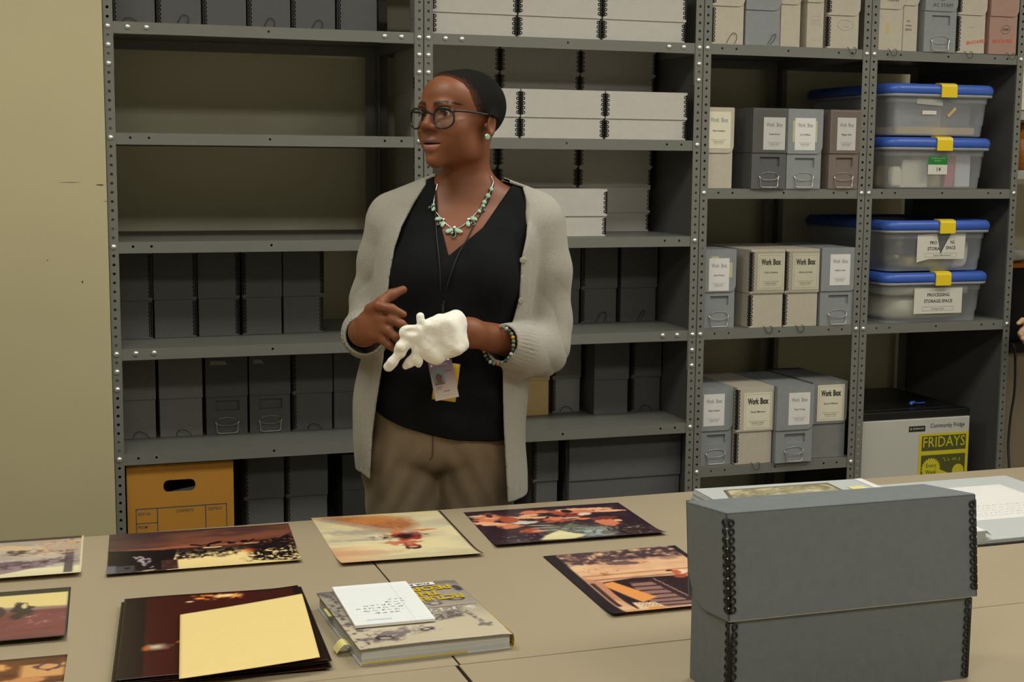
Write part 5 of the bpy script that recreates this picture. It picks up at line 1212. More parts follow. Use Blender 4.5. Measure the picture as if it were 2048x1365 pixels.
for s in (-1, 1):
    body.add(hell((s*15.5, 103, -31), (9.5, 11.5, 8)), .006); body.sub(hell((s*7, 111, -39), (4.2, 5.5, 4)), .003)
    body.add(Ell(H(s*33, 77, -1), np.array([14.6]*3)/1000), .005); body.sub(hell((s*33, 92, -1), (14.5, 10, 7.0), rzm(-s*14)), .0018)
    body.add(hcone((s*18, 89, 8), (s*33, 91.5, 11), 1.5, 1.9), .004); body.add(hcone((s*33, 91.5, 11), (s*49, 81, 7), 1.9, 1.3), .004)
    er = rzm(s*-22)@rx(12)
    body.add(hell((s*75, -14, -24), (8, 18, 28), er), .006); body.sub(hell((s*84, -9, -24), (7.5, 9.5, 17), er), .004); body.add(hell((s*72, -4, -47), (5, 8, 9)), .006); body.add(hell((s*73, 2, -26), (4, 4, 6)), .004)
body.add(hell((0, 97.5, -60), (16, 14, 9)), .006); body.add(hell((0, 96.5, -75), (15, 14, 10.5)), .006)
for s in (-1, 1):
    body.add(hell((s*13.5, 92, -61), (15.5, 10, 7.5), rzm(-s*38)), .006); body.add(hell((s*11.5, 91, -73.5), (15, 10.5, 9), rzm(-s*38)), .006)
    body.sub(hell((s*13, 99, -67), (16, 8, .7), rzm(-s*36)), .003)
body.sub(hell((0, 108, -67), (9, 9, .7)), .003); body.sub(hell((0, 114, -90), (15, 9, 5)), .01); body.sub(hell((0, 117, -48), (3.5, 6, 7)), .006)
# ---- neck, trunk, legs
NHEAD = len(body.p)
NB = L3(931, 398, .035)
body.add(Cone(H(0, -22, -62), NB, .046, .050), .03)
for a, r0, b_, r1 in (((900, 392, .04), .05, (792, 432, .03), .040), ((955, 392, .04), .05, (1065, 430, .03), .040)): body.add(Cone(L3(*a), L3(*b_), r0, r1), .04)
def sec(py, xl, xr, b, cy): 
    z = pz(py); return (z, (px_(xl)+px_(xr))/2, cy, (px_(xr)-px_(xl))/2, b)
trunk = Loft([sec(372, 884, 974, .045, .035), sec(405, 862, 990, .055, .03), sec(420, 815, 1040, .068, .025), sec(440, 788, 1068, .082, .015), sec(480, 782, 1066, .100, .005), sec(540, 780, 1056, .112, .0), sec(600, 784, 1046, .108, .0), sec(660, 776, 1034, .104, .0), sec(720, 764, 1026, .106, .0), sec(790, 752, 1028, .112, .005), sec(850, 743, 1024, .116, .01), sec(895, 736, 1026, .118, .012), sec(930, 740, 1022, .10, .015)])
body.add(trunk, .04)
for (px, py) in ((848, 562), (972, 564)): body.add(Ell(L3(px, py, -.075), (.062, .052, .068)), .04)
hipz = pz(940)
LEG = {}
for s, pxh, pxk in ((-1, 808, 818), (1, 952, 946)):
    hp = L3(pxh, 905, .01); kn = np.array([px_(pxk), .0, .47]); an = np.array([px_(pxk)+.01*s, .03, .09]); LEG[s] = (hp, kn, an)
    body.add(Cone(hp, kn, .083, .055), .03); body.add(Cone(kn, an, .053, .034), .02); body.add(Ell(kn+np.array([0, .035, -.14]), (.045, .045, .11)), .03)
    body.add(Cone(an+np.array([0, .01, -.04]), an+np.array([.02*s, -.13, -.06]), .032, .022), .02)
# ---- arms
SL = L3(1068, 452, .02); EL = L3(1090, 700, .0); WL = L3(940, 666, -.21)
SR = L3(792, 455, .03); ER = L3(750, 655, .05); WR = L3(727, 664, -.185)
for S_, E_, W_ in ((SL, EL, WL), (SR, ER, WR)):
    body.add(Ell(S_, (.052, .052, .055)), .03); body.add(Cone(S_, E_, .047, .038), .025)
    mid = E_*.65+W_*.35; body.add(Cone(E_, mid, .038, .038), .02); body.add(Cone(mid, W_, .038, .0285), .02)
def chain(pts, radii, k=.006, first=.012):
    for i in range(len(pts)-1): body.add(Cone(pts[i], pts[i+1], radii[i], radii[i+1]), first if i == 0 else k)
# free hand: back of the hand to the camera, fingers reaching to the glove
PR = L3(757, 646, -0.235)
body.add(Cone(WR, L3(738, 655, -0.210), .029, .028), .02)
body.add(Cone(L3(738, 640, -0.215), L3(757, 632, -0.235), .021, .0155), .016); body.add(Cone(L3(738, 655, -0.215), L3(764, 648, -0.240), .022, .0155), .014); body.add(Cone(L3(735, 672, -0.215), L3(760, 668, -0.240), .021, .014), .014)
FR = [((754, 620, -0.225), (762, 606, -0.225), (783, 590, -0.215), (806, 580, -0.205), .0125),      # index raised behind
      ((740, 618, -0.225), (758, 612, -0.250), (783, 618, -0.260), (807, 629, -0.260), .0105),
      ((764, 640, -0.240), (784, 640, -0.260), (803, 649, -0.265), (819, 661, -0.260), .0098),
      ((762, 655, -0.240), (778, 663, -0.260), (791, 674, -0.265), (801, 687, -0.260), .0095),
      ((752, 672, -0.235), (768, 682, -0.250), (780, 692, -0.255), (790, 701, -0.250), .0085)]
for a, b_, c, d, r in FR: chain([L3(*a), L3(*b_), L3(*c), L3(*d)], [r*1.12, r, r*.92, r*.72])
# gloved hand: curled
body.add(Cone(WL, L3(905, 658, -0.240), .029, .027), .02)
body.add(Cone(L3(908, 648, -0.245), L3(872, 662, -0.265), .022, .016), .014); body.add(Cone(L3(908, 664, -0.250), L3(874, 680, -0.270), .022, .015), .014); body.add(Cone(L3(908, 676, -0.245), L3(882, 694, -0.260), .02, .014), .014)
GF = [((872, 658, -0.265), (853, 662, -0.285), (845, 674, -0.295), (850, 686, -0.290)), ((870, 668, -0.270), (850, 676, -0.290), (844, 688, -0.295), (851, 698, -0.290)), ((874, 682, -0.270), (857, 690, -0.290), (853, 701, -0.295), (860, 709, -0.290)), ((882, 692, -0.265), (868, 702, -0.285), (866, 711, -0.290), (872, 716, -0.285)), ((898, 646, -0.255), (880, 645, -0.280), (865, 650, -0.295), (852, 656, -0.300))]
for f4 in GF: chain([L3(*p) for p in f4], [.0105, .0098, .0092, .0075])
# ---- where a line of sight meets a surface
def hit(fn, px, py, lift=0.0):
    o = np.array([(CAM*IN-ORG)@RH_, (CAM*IN-ORG)@FH_, CAM[2]*IN]); d = ray(px, py); d = np.array([d@RH_, d@FH_, d[2]]); d /= np.linalg.norm(d); t = 2.6
    for _ in range(90):
        v = float(fn((o+d*t)[None, None, :])[0, 0])
        if v < .0004: break
        t += v*.8
        if t > 4.2: break
    p = o+d*t; e = .002
    g = np.array([float(fn((p+dv)[None, None, :])[0, 0]-fn((p-dv)[None, None, :])[0, 0]) for dv in np.eye(3)*e]); g /= np.linalg.norm(g)+1e-9
    return p+g*lift, g
# ---- vertex colours of the skin
def smooth01(a, b, x): t = np.clip((x-a)/(b-a), 0, 1); return t*t*(3-2*t)
def vnoise(P, f, seed=0):
    r = np.random.default_rng(seed); o = np.zeros(P.shape[:-1]); 
    for k in range(6):
        w = r.normal(size=3); w *= f*(1+.5*k)/np.linalg.norm(w); o = o+np.sin(P@w+r.uniform(0, 6.28))
    return o/6
def to_head(V): return ((V-HC)@HR)*1000
SKIN = lin([124, 73, 46]); SKIN_D = lin([104, 60, 38]); LIPU = lin([112, 70, 62]); LIPD = lin([158, 98, 86]); BROW = lin([16, 9, 7])
def skin_col(V):
    q = to_head(V); c = np.tile(SKIN, (len(V), 1))
    n = vnoise(V, 60, 1)*.5+.5; c = c*(0.93+.14*n[:, None])
    ax_ = np.abs(q[:, 0]); fr_ = (q[:, 1] > 76) & (ax_ < 28)
    zt_ = -51.5-.014*ax_**2-1.6*np.exp(-(q[:, 0]/4)**2); zb_ = -85.5+.021*ax_**2
    up = np.where(fr_ & (q[:, 2] > -67), smooth01(0, 1.8, zt_-q[:, 2])*smooth01(28, 25, ax_), 0)[:, None]; c = c*(1-up)+LIPU*up
    dn = np.where(fr_ & (q[:, 2] <= -67), smooth01(0, 1.8, q[:, 2]-zb_)*smooth01(28, 25, ax_), 0)[:, None]; c = c*(1-dn)+LIPD*dn
    gl = (np.abs(q[:, 2]+67) < 1.0) & (np.abs(q[:, 0]) < 27) & (q[:, 1] > 82); c[gl] = lin([52, 26, 22])
    for s in (-1, 1):
        x = q[:, 0]*s; t = (x-12)/48; zc = 18.5+6*np.sin(np.clip(t, 0, 1)*math.pi*.8)-4*np.clip(t, 0, 1)**2
        w = 5.0*(1-.65*np.clip(t, 0, 1)); m = (t > 0) & (t < 1) & (q[:, 1] > 55) & (np.abs(q[:, 2]-zc) < w)
        c[m] = c[m]*.12+BROW*.88
        m = (np.abs(q[:, 0]*s-33) < 13.5) & (np.abs(q[:, 2]-5.8+0.02*(q[:, 0]*s-33)**2) < 1.2) & (q[:, 1] > 78); c[m] = lin([24, 14, 12])
    return c
SKINM = mat_vcol('dark_brown_skin', .48, .42, bump=(900, .05, .001))
SKINM.node_tree.nodes['Principled BSDF'].inputs['Subsurface Weight'].default_value = .06
SKINM.node_tree.nodes['Principled BSDF'].inputs['Subsurface Radius'].default_value = (.012, .005, .003)
person = person_frame(thing('person', 'person in a grey open cardigan, black top and brown trousers, pulling on a white glove', 'person'))
zsplit = 1.0
Va, Fa = surface(body, (-.34, -.42, zsplit-.02), (.30, .22, 1.74), .0021)
Vb, Fb = surface(body, (-.34, -.33, -.02), (.30, .22, zsplit+.03), .007)
raw_mesh('body', np.vstack([Va, Vb]), np.vstack([Fa, Fb+len(Va)]), SKINM, person, np.vstack([skin_col(Va), skin_col(Vb)]))
# eyes
EYEM = mat_vcol('eye', .12, .5)
for s in (-1, 1):
    c0 = H(s*33, 77.5, -1); g = HL*(.04)+HF; g /= np.linalg.norm(g)
    vs, fs, cs = [], [], []; nu, nvv = 28, 24; a = np.cross(g, [0, 0, 1.0]); a /= np.linalg.norm(a); b_ = np.cross(a, g)
    for i in range(nvv+1):
        th = math.pi*i/nvv
        for j in range(nu):
            ph = 2*math.pi*j/nu; dv = g*math.cos(th)+(a*math.cos(ph)+b_*math.sin(ph))*math.sin(th); vs.append(c0+.0126*dv)
            cs.append(lin([6, 5, 5]) if th < .24 else (lin([34, 20, 15]) if th < .54 else lin([186, 172, 158])))
    for i in range(nvv):
        for j in range(nu): fs.append((i*nu+j, i*nu+(j+1) % nu, (i+1)*nu+(j+1) % nu, (i+1)*nu+j))
    raw_mesh('eye', np.array(vs), np.array(fs), EYEM, person, np.array(cs))
# hair: close-cropped, thinning to nothing at the hairline
def hair_margin(q):
    z = q[..., 2]; yb = np.interp(z, [-60, -30, -12, -4, 5, 25, 50, 66, 78, 90, 100], [-44, -40, -26, 16, 24, 36, 44, 54, 66, 82, 100])
    return yb-q[..., 1]+1.6*vnoise(q, .5, 4)
headf = Field(); headf.p = list(body.p[:NHEAD])
def hair_fn(P):
    q = ((P-HC)@HR)*1000; m = hair_margin(q); d = headf(P)
    d2 = np.maximum(d-.0055*smooth01(0, 26, m)-.0003-.0005*vnoise(q, 1.6, 8), -(m+1)/1000); return np.maximum(d2, -(d+.004))
Vh, Fh = surface(hair_fn, HC+np.array([-.13, -.13, -.08]), HC+np.array([.13, .13, .12]), .0019)
Vh, Fh = largest(Vh, Fh); qh = to_head(Vh); mh = smooth01(-14, 24, hair_margin(qh)+10*vnoise(qh, 1.3, 5)+10*vnoise(qh, 2.6, 6)); HB = lin([13, 11, 10]); hc = SKIN*.86*(1-mh[:, None])+HB*mh[:, None]
HAIRM = mat_vcol('cropped_black_hair', .75, .2, bump=(1100, .9, .004))
raw_mesh('hair', Vh, Fh, HAIRM, person, hc)
# ---- clothing
# black V-neck top
def lineside(a, b, P, dyc=-.1):
    """signed distance (x,z plane) to the line through two sighted points; positive to the right of a->b looking from the camera"""
    A = L3(*a, dyc); B = L3(*b, dyc); ex, ez = B[0]-A[0], B[2]-A[2]; n = math.hypot(ex, ez)
    return ((P[..., 2]-A[2])*ex-(P[..., 0]-A[0])*ez)/n
top_f = Field(); top_f.add(trunk, .04)
for (px, py) in ((848, 562), (972, 564)): top_f.add(Ell(L3(px, py, -.075), (.062, .052, .068)), .05)
for a, r0, b_, r1 in (((900, 392, .04), .05, (792, 432, .03), .040), ((955, 392, .04), .05, (1065, 430, .03), .040)): top_f.add(Cone(L3(*a), L3(*b_), r0, r1), .04)
for S_ in (SL, SR): top_f.add(Ell(S_, (.052, .052, .055)), .03)
top_f.add(Loft([sec(520, 790, 1044, .118, -.006), sec(640, 780, 1036, .124, -.008), sec(760, 756, 1026, .124, -.002), sec(850, 744, 1026, .124, .006), sec(905, 740, 1028, .125, .01)]), .012)
HEM = np.array([L3(*p, -.12)[[0, 2]] for p in ((735, 829), (770, 843), (810, 858), (860, 872), (920, 883), (970, 888), (1040, 889))])
def top_fn(P):
    f = .0035*np.sin(P[..., 0]*55+P[..., 2]*16)*smooth01(1.12, 1.0, P[..., 2])+.002*np.sin(P[..., 2]*70+P[..., 0]*25)*smooth01(1.15, 1.05, P[..., 2])
    d0 = top_f(P); d = d0-.0065-f
    a1 = lineside((866, 366), (877, 437), P, -.05); a2 = lineside((877, 437), (898, 511), P, -.09); b1 = lineside((1018, 380), (964, 457), P, -.06); b2 = lineside((964, 457), (898, 511), P, -.09)
    # inside the V: right of the left lines and left of the right lines
    left = np.where(P[..., 2] > L3(877, 437, -.07)[2], a1, a2); right = np.where(P[..., 2] > L3(964, 457, -.07)[2], b1, b2)
    inV = np.minimum(left, -right)            # >0 inside the neckline
    d = np.maximum(d, np.where(P[..., 1] < .03, inV, -1))
    nk = np.sqrt((P[..., 0]-px_(936))**2+((P[..., 1]-.04)/1.0)**2)-.078
    d = np.maximum(d, np.where(P[..., 2] > pz(440), -nk, -1))
    hz_ = np.interp(P[..., 0], HEM[:, 0], HEM[:, 1]); d = np.maximum(d, hz_-P[..., 2])
    d = np.maximum(d, np.abs(P[..., 0]-px_(930))-.205)
    return np.maximum(d, -(d0+.006))
BLACKK = mat('black_jersey_knit', srgb(13, 14, 17), .9, noise=(25, .15), bump=(600, .2, .001), spec=.2)
Vt, Ft = surface(top_fn, (-.30, -.26, .78), (.28, .22, 1.48), .0035)
raw_mesh('top', Vt, Ft, BLACKK, person)
# brown trousers
pant = Field(); pant.add(trunk, .02)
for s in (-1, 1):
    hp, kn, an = LEG[s]; pant.add(Cone(hp, kn, .097, .066), .008); pant.add(Cone(kn, an, .066, .052), .03)
def pant_fn(P):
    f = .0022*np.sin(P[..., 2]*60+np.abs(P[..., 0]+.02)*120)*smooth01(.95, .80, P[..., 2])
    d0 = pant(P); d = d0-.006-f
    return np.maximum(np.maximum(np.maximum(d, P[..., 2]-pz(800)), .085-P[..., 2]), -(d0+.016))
TROU = mat('brown_trouser_cloth', srgb(126, 109, 86), .8, noise=(30, .08), bump=(500, .15, .001), sheen=.1)
Vp, Fp = surface(pant_fn, (-.32, -.22, .06), (.28, .22, 1.06), .0052)
raw_mesh('trousers', Vp, Fp, TROU, person)
f_ = raw_mesh('fly_seam', *(lambda P: (np.array(P[0]), np.array(P[1])))(([hit(pant_fn, x, y, .001)[0] for x, y in ((864, 872), (867, 872), (867, 905), (866, 915), (861, 921), (858, 920), (863, 914), (864, 905))], [(0, 1, 2, 7), (7, 2, 3, 6), (6, 3, 4, 5)])), mat('dark_trouser_seam', srgb(82, 68, 52), .9), person)
SHOE = mat('black_shoe_leather', (.01, .01, .01, 1), .4)
for s in (-1, 1):
    an = LEG[s][2]; sh = Field(); sh.add(Cone(an+np.array([0, .03, -.045]), an+np.array([.025*s, -.16, -.06]), .045, .034), .02); sh.add(Cone(an+np.array([0, .02, -.02]), an+np.array([0, .02, -.05]), .042, .045), .02)
    fn = lambda P, sh=sh: np.maximum(sh(P), .002-P[..., 2]); Vs, Fs = surface(fn, an+np.array([-.12, -.26, -.1]), an+np.array([.12, .12, .1]), .005); raw_mesh('shoe', Vs, Fs, SHOE, person)
# grey cardigan, worn open
card = Field()
card.add(Loft([sec(415, 800, 1056, .085, .025), sec(435, 770, 1088, .105, .02), sec(480, 758, 1090, .122, .01), sec(560, 752, 1076, .136, .0), sec(650, 740, 1062, .136, .0), sec(720, 725, 1056, .146, .0), sec(800, 708, 1054, .152, .005), sec(880, 705, 1054, .156, .008), sec(950, 714, 1058, .158, .01), sec(1040, 720, 1060, .16, .01)]), .03)
for a, r0, b_, r1 in (((900, 392, .045), .058, (785, 432, .03), .052), ((955, 392, .045), .058, (1072, 430, .03), .052)): card.add(Cone(L3(*a), L3(*b_), r0, r1), .04)
SLV = [[(1074, 450, .02, .064), (1086, 540, .02, .060), (1087, 640, .03, .061), (1080, 696, .0, .060), (1050, 701, -.085, .053), (1024, 693, -.135, .047), (1004, 687, -.167, .0425)],
       [(786, 452, .03, .062), (766, 520, .045, .052), (750, 600, .06, .052), (744, 655, .035, .054), (733, 668, -.065, .050), (728, 671, -.135, .0455)]]
slf = []
for S in SLV:
    sf_ = Field()
    for a, b_ in zip(S[:-1], S[1:]): sf_.add(Cone(L3(*a[:3]), L3(*b_[:3]), a[3], b_[3]), .02)
    slf.append(sf_)
def curve_x(pts, dy):
    q = np.array([L3(px, py, dy)[[0, 2]] for px, py in pts]); o = np.argsort(q[:, 1]); return q[o]
LE = curve_x([(846, 370), (822, 410), (800, 455), (786, 500), (777, 560), (770, 640), (766, 720), (752, 810), (744, 870), (738, 962), (738, 1040)], -.12)
RE = curve_x([(1046, 380), (1058, 420), (1052, 480), (1043, 520), (1038, 600), (1024, 650), (1005, 735), (1007, 850), (1015, 1005), (1016, 1050)], -.12)
HEMC = np.array([L3(*p)[[0, 2]] for p in ((700, 945, -.05), (722, 950, -.1), (738, 963, -.12), (900, 985, .1), (1012, 1008, -.12), (1050, 995, -.05))])
CUFF = []
for S in SLV: a = L3(*S[-2][:3]); b_ = L3(*S[-1][:3]); CUFF.append((b_, (b_-a)/np.linalg.norm(b_-a)))
def card_fn(P):
    base = card(P); x, y, z = P[..., 0], P[..., 1], P[..., 2]
    fold = .003*np.sin(x*62+z*9)*smooth01(1.12, .92, z)+.0012*np.sin(x*110-z*22)*smooth01(1.35, 1.1, z)
    base = base-fold
    xl = np.interp(z, LE[:, 1], LE[:, 0]); xr = np.interp(z, RE[:, 1], RE[:, 0])
    opening = np.where(y < .02, np.minimum(x-xl, xr-x), -1)
    # narrow raised placket along both front edges
    shell = np.abs(base)-.0028-.0016*((opening > -.022) & (opening < -.002))
    neck = np.maximum(.078-np.sqrt((x-px_(936))**2+(y-.045)**2), -1); shell = np.maximum(shell, np.where(z > pz(445), neck, -1))
    shell = np.maximum(shell, opening)
    hem = np.interp(x, HEMC[:, 0], HEMC[:, 1]); shell = np.maximum(shell, hem-z)
    out = shell
    for i, sf_ in enumerate(slf):
        d = sf_(P); c, ax = CUFF[i]; q = P-c; t = q@ax
        rad = q-t[..., None]*ax; ref = np.cross(ax, [0, 0, 1.0]); ref /= np.linalg.norm(ref); ang = np.arctan2(rad@np.cross(ax, ref), rad@ref)
        near = smooth01(-.075, -.05, t)*(np.linalg.norm(rad, axis=-1) < .09); 
        E_ = L3(*SLV[i][3][:3]); el = np.exp(-((P-E_)**2).sum(-1)/.012)
        ph_ = ((P-E_)@np.array([.75*(1 if i == 0 else -1), .25, .6])); wr = .0056*(np.abs(np.sin(ph_*62+1.2*np.sin(z*25)))**.7-.6)*el + .0008*np.sin(z*40+x*30+y*20)*(1-el)
        d = d-wr*(1-near)+near*(.003-.0011*np.cos(ang*34))
        sl = np.maximum(np.abs(d)-.0028, t-.0)
        out = smin(out, sl, .010)
    return out
KNIT = mat('grey_cardigan_knit', srgb(157, 153, 143), .95, noise=(420, .08), bump=(420, .5, .0025), sheen=.1)
Vc, Fc = surface(card_fn, (-.32, -.30, .74), (.31, .24, 1.50), .0029)
raw_mesh('cardigan', Vc, Fc, KNIT, person)
BTN = mat('grey_button', srgb(150, 144, 126), .35)
for px, py in ((1046, 521), (1041, 602)):
    p, g = hit(card_fn, px, py, .0); q = MB().lathe([(.30, 0), (.30, .06), (.22, .09), (.02, .07)], (0, 0, 0), 16, g); q.v = [tuple(np.array(v)+p/IN) for v in q.v]; q.build('button', BTN, person, True)
# ---- things worn or held
GLM = mat('black_glasses_frame', (.008, .008, .009, 1), .3); LENS = mat('spectacle_lens', (1, 1, 1, 1), .02)
_n = LENS.node_tree; _t = _n.nodes.new('ShaderNodeBsdfTransparent'); _t.inputs[0].default_value = (.93, .95, .96, 1); _g = _n.nodes.new('ShaderNodeBsdfGlossy'); _g.inputs['Roughness'].default_value = .03
_m = _n.nodes.new('ShaderNodeMixShader'); _m.inputs[0].default_value = .05; _n.links.new(_t.outputs[0], _m.inputs[1]); _n.links.new(_g.outputs[0], _m.inputs[2]); _n.links.new(_m.outputs[0], _n.nodes['Material Output'].inputs[0])
gl = person_frame(thing('eyeglasses', 'black framed eyeglasses worn on the face of the person', 'eyeglasses'))
def hmb(pts): return [H(*p)/IN for p in pts]
def lens_outline(s, n=40, g=0.0):
    out = []
    for k in range(n):
        a = 2*math.pi*k/n; e = .82; cx = math.copysign(abs(math.cos(a))**e, math.cos(a)); sz = math.copysign(abs(math.sin(a))**e, math.sin(a))
        x = 43+(25+g)*cx; z = -12+(22+g)*sz*(1-.08*(sz < 0)*abs(cx)); out.append((s*x, 108-((x-15)/55)**2*14, z))
    return out
for s in (-1, 1):
    MB().tube(hmb(lens_outline(s)), [.082+.03*max(0, math.sin(2*math.pi*k/40)) for k in range(40)], 8, True).build('rim', GLM, gl, True)
    o = lens_outline(s, 40, -.5); c = (s*43, 105, -11); m_ = MB().add(hmb(o)+hmb([c]), [(k, (k+1) % 40, 40) for k in range(40)]); m_.build('lens', LENS, gl, True)
    MB().tube(spline(hmb([(s*67, 95, 2), (s*71, 91, 4), (s*76, 60, 3), (s*77, 20, 0), (s*76.5, -6, -3), (s*75, -20, -12), (s*72, -28, -26)]), 4), .11, 8).build('temple', GLM, gl, True)
MB().tube(spline(hmb([(-18, 108, -3), (-9, 111, 2), (0, 112, 3), (9, 111, 2), (18, 108, -3)]), 4), .085, 8).build('bridge', GLM, gl, True)
MINT = mat('mint_enamel', srgb(140, 190, 158), .35); SILV = mat('silver_setting', (.78, .76, .7, 1), .25, 1.0); JET = mat('black_crystal', (.01, .012, .01, 1), .08)
def disc(c, nrm, r, t, m, nm, parent, rx_=1.0, up=(0, 0, 1.0), seg=18, bev=.25):
    nrm = np.array(nrm, float); nrm /= np.linalg.norm(nrm); up = np.array(up, float); u = up-nrm*(up@nrm); u /= np.linalg.norm(u); w = np.cross(u, nrm)
    vs = []; prof = [(1.0, 0), (1.0, t*.6), (1-bev, t), (.01, t*1.1)]; mb = MB()
    for (k, h_) in prof:
        for j in range(seg): a = 2*math.pi*j/seg; vs.append((np.array(c)+nrm*h_+k*r*(math.cos(a)*u+rx_*math.sin(a)*w))/IN)
    fs = [(i*seg+j, i*seg+(j+1) % seg, (i+1)*seg+(j+1) % seg, (i+1)*seg+j) for i in range(3) for j in range(seg)]+[tuple(range(seg))]
    return mb.add(vs, fs).build(nm, m, parent, True)
for s, lab in ((1, 'round mint green stud earring on the ear facing the pale boxes'), (-1, 'round mint green stud earring on the ear turned away')):
    er = person_frame(thing('stud_earring', lab, 'earring')); n_ = HL*s*.95+HF*.25; c = H(s*77.5, 1, -50)
    disc(c, n_, .0070, .0025, SILV, 'setting', er); disc(c+n_*.0022, n_, .0057, .001, MINT, 'stone', er)
# necklace
bt_fn = lambda P: np.minimum(body(P), top_fn(P))
nk = person_frame(thing('necklace', 'silver bib necklace with mint green and black stones', 'necklace'))
NP_ = [(877, 366), (872, 383), (869, 400), (868, 414), (872, 425), (880, 437), (888, 445), (897, 453), (907, 459), (922, 455), (932, 447), (943, 437), (953, 427), (962, 417), (968, 405), (975, 393), (981, 380), (985, 365), (980, 352)]
npts = [hit(bt_fn, x, y, .0025)[0] for x, y in NP_]
MB().tube(spline(np.array(npts)/IN, 4), .045, 6).build('chain', SILV, nk, True)
def stone(px, py, r, rx_, m, up=(0, 0, 1.0), lift=.003):
    p, g = hit(bt_fn, px, py, lift); c0 = disc(p, g, r*1.22, .0025, SILV, 'setting', nk, rx_*1.0, up); disc(p+g*.0024, g, r, .0012, m, 'stone', c0, rx_, up)
for (px, py, r, k, m, ang) in ((907, 470, .0085, .62, JET, 0), (898, 464, .0080, .6, MINT, 65), (917, 464, .0080, .6, MINT, -65), (909, 457, .003, 1, SILV, 0),
                               (885, 451, .0068, .6, MINT, 8), (877, 440, .0070, .6, MINT, 75), (877, 449, .005, .7, JET, 30), (887, 441, .003, 1, SILV, 0),
                               (936, 450, .0070, .62, MINT, -8), (947, 440, .0075, .6, MINT, -65), (946, 448, .0055, .7, JET, -30), (937, 441, .003, 1, SILV, 0),
                               (868, 421, .0052, .8, MINT, 30), (868, 412, .0045, .6, MINT, 80), (861, 416, .0045, .7, JET, 60), (958, 425, .0045, .8, MINT, -20), (966, 421, .005, .7, JET, -60), (966, 414, .0045, .7, MINT, -60), (968, 406, .0048, .9, MINT, -40), (975, 393, .0055, .85, MINT, -45), (981, 380, .0048, .9, MINT, 0)):
    a = math.radians(ang); stone(px, py, r, k, m, (math.sin(a), 0, math.cos(a)))
# lanyard and badges
clf = lambda P: np.minimum(np.minimum(body(P), top_fn(P)), card_fn(P))
ly = person_frame(thing('lanyard', 'thin black lanyard hanging from the neck over the black top', 'lanyard'))
CORD = mat('black_lanyard_cord', (.006, .006, .006, 1), .6)
for pts in ([(870, 372), (871, 400), (872, 440), (874, 480), (878, 520), (881, 570), (884, 612), (885, 640)], [(986, 368), (980, 395), (968, 420), (950, 448), (934, 480), (917, 510), (905, 540), (895, 570), (888, 605), (885, 640)]):
    q = [hit(bt_fn, x, y, .003)[0] for x, y in pts]; q.append(L3(886, 690, -.175)); q.append(L3(887, 716, -.185)); MB().tube(spline(np.array(q)/IN, 4), .055, 6).build('cord', CORD, ly, True)
BADY = mat('yellow_badge_card', srgb(206, 172, 60), .5)
P = Paint(40, 60, 90); P.grad(P.v, [(0, (196, 184, 176)), (.4, (178, 162, 160)), (.75, (128, 108, 128)), (1, (112, 92, 112))])
P.mix(P.rect(.10, .56, .40, .82, .02), (104, 122, 134)); P.mix(P.ell(.33, .58, .12, .13, 0, .2), (52, 36, 32)); P.mix(P.ell(.33, .57, .095, .11, 0, .3), (104, 70, 54)); P.mix(P.rect(.14, .52, .40, .45, .03), (110, 76, 60)); P.mix(P.ell(.12, .92, .05, .035, 0, .2), (206, 196, 206))
P.mix(P.rect(.22, .8, .91, .925, .01)*.7, (190, 176, 196)); P.mix(P.rect(.14, .42, .33, .35, .01), (96, 80, 84)); P.mix(P.rect(.14, .38, .275, .29, .01), (110, 96, 100)); P.mix(P.rect(.42, .68, .2, .22, .01), (110, 96, 100)); P.mix(P.rect(.35, .8, .09, .1, .01), (120, 110, 110)); P.mix(P.rect(.60, .9, .72, .735, .01), (80, 60, 84))
BADM = mat_vcol('laminated_badge', .25, .5)
def badge(nm, lab, cpx, m, P=None, rot=0.0, dy=-.16):
    t = person_frame(thing(nm, lab, 'badge')); c = L3(*cpx, dy); w, h_ = .052, .084; ca, sa = math.cos(rot), math.sin(rot)
    if P is None: P = Paint(6, 8, 1); P.fill((206, 172, 60))
    u, v = (P.u-.5)*w, (P.v-.5)*h_; X_ = c[0]+u*ca-v*sa; Z_ = c[2]+u*sa+v*ca; Y_ = np.full_like(X_, c[1])
    V = np.stack([X_, Y_, Z_], -1).reshape(-1, 3); n = len(V); V2 = V+np.array([0, .0014, 0]); idx = np.arange(n).reshape(P.nu, P.nv)
    q = np.stack([idx[:-1, :-1], idx[1:, :-1], idx[1:, 1:], idx[:-1, 1:]], -1).reshape(-1, 4); rg_ = np.concatenate([idx[:, 0], idx[-1, 1:], idx[-2::-1, -1], idx[0, -2:0:-1]]); sk = np.stack([rg_, rg_+n, np.roll(rg_, -1)+n, np.roll(rg_, -1)], -1)
    col = lin(P.c.reshape(-1, 3)); raw_mesh('card', np.vstack([V, V2]), np.vstack([q, q[:, ::-1]+n, sk]), BADM, t, np.vstack([col, col]))
    MB().tube([(c+np.array([-sa*h_*.5, .0005, ca*h_*.5-.003]))/IN, (c+np.array([-sa*h_*.5, .0, ca*h_*.5+.008]))/IN], .12, 6).build('clip', SILV, t, True)
badge('identity_badge', 'yellow card badge hanging behind the photo badge', (892, 764), None, None, -.12, -.178)
badge('identity_badge', 'lilac photo identity badge hanging below the white glove', (887, 761), None, P, .20, -.186)
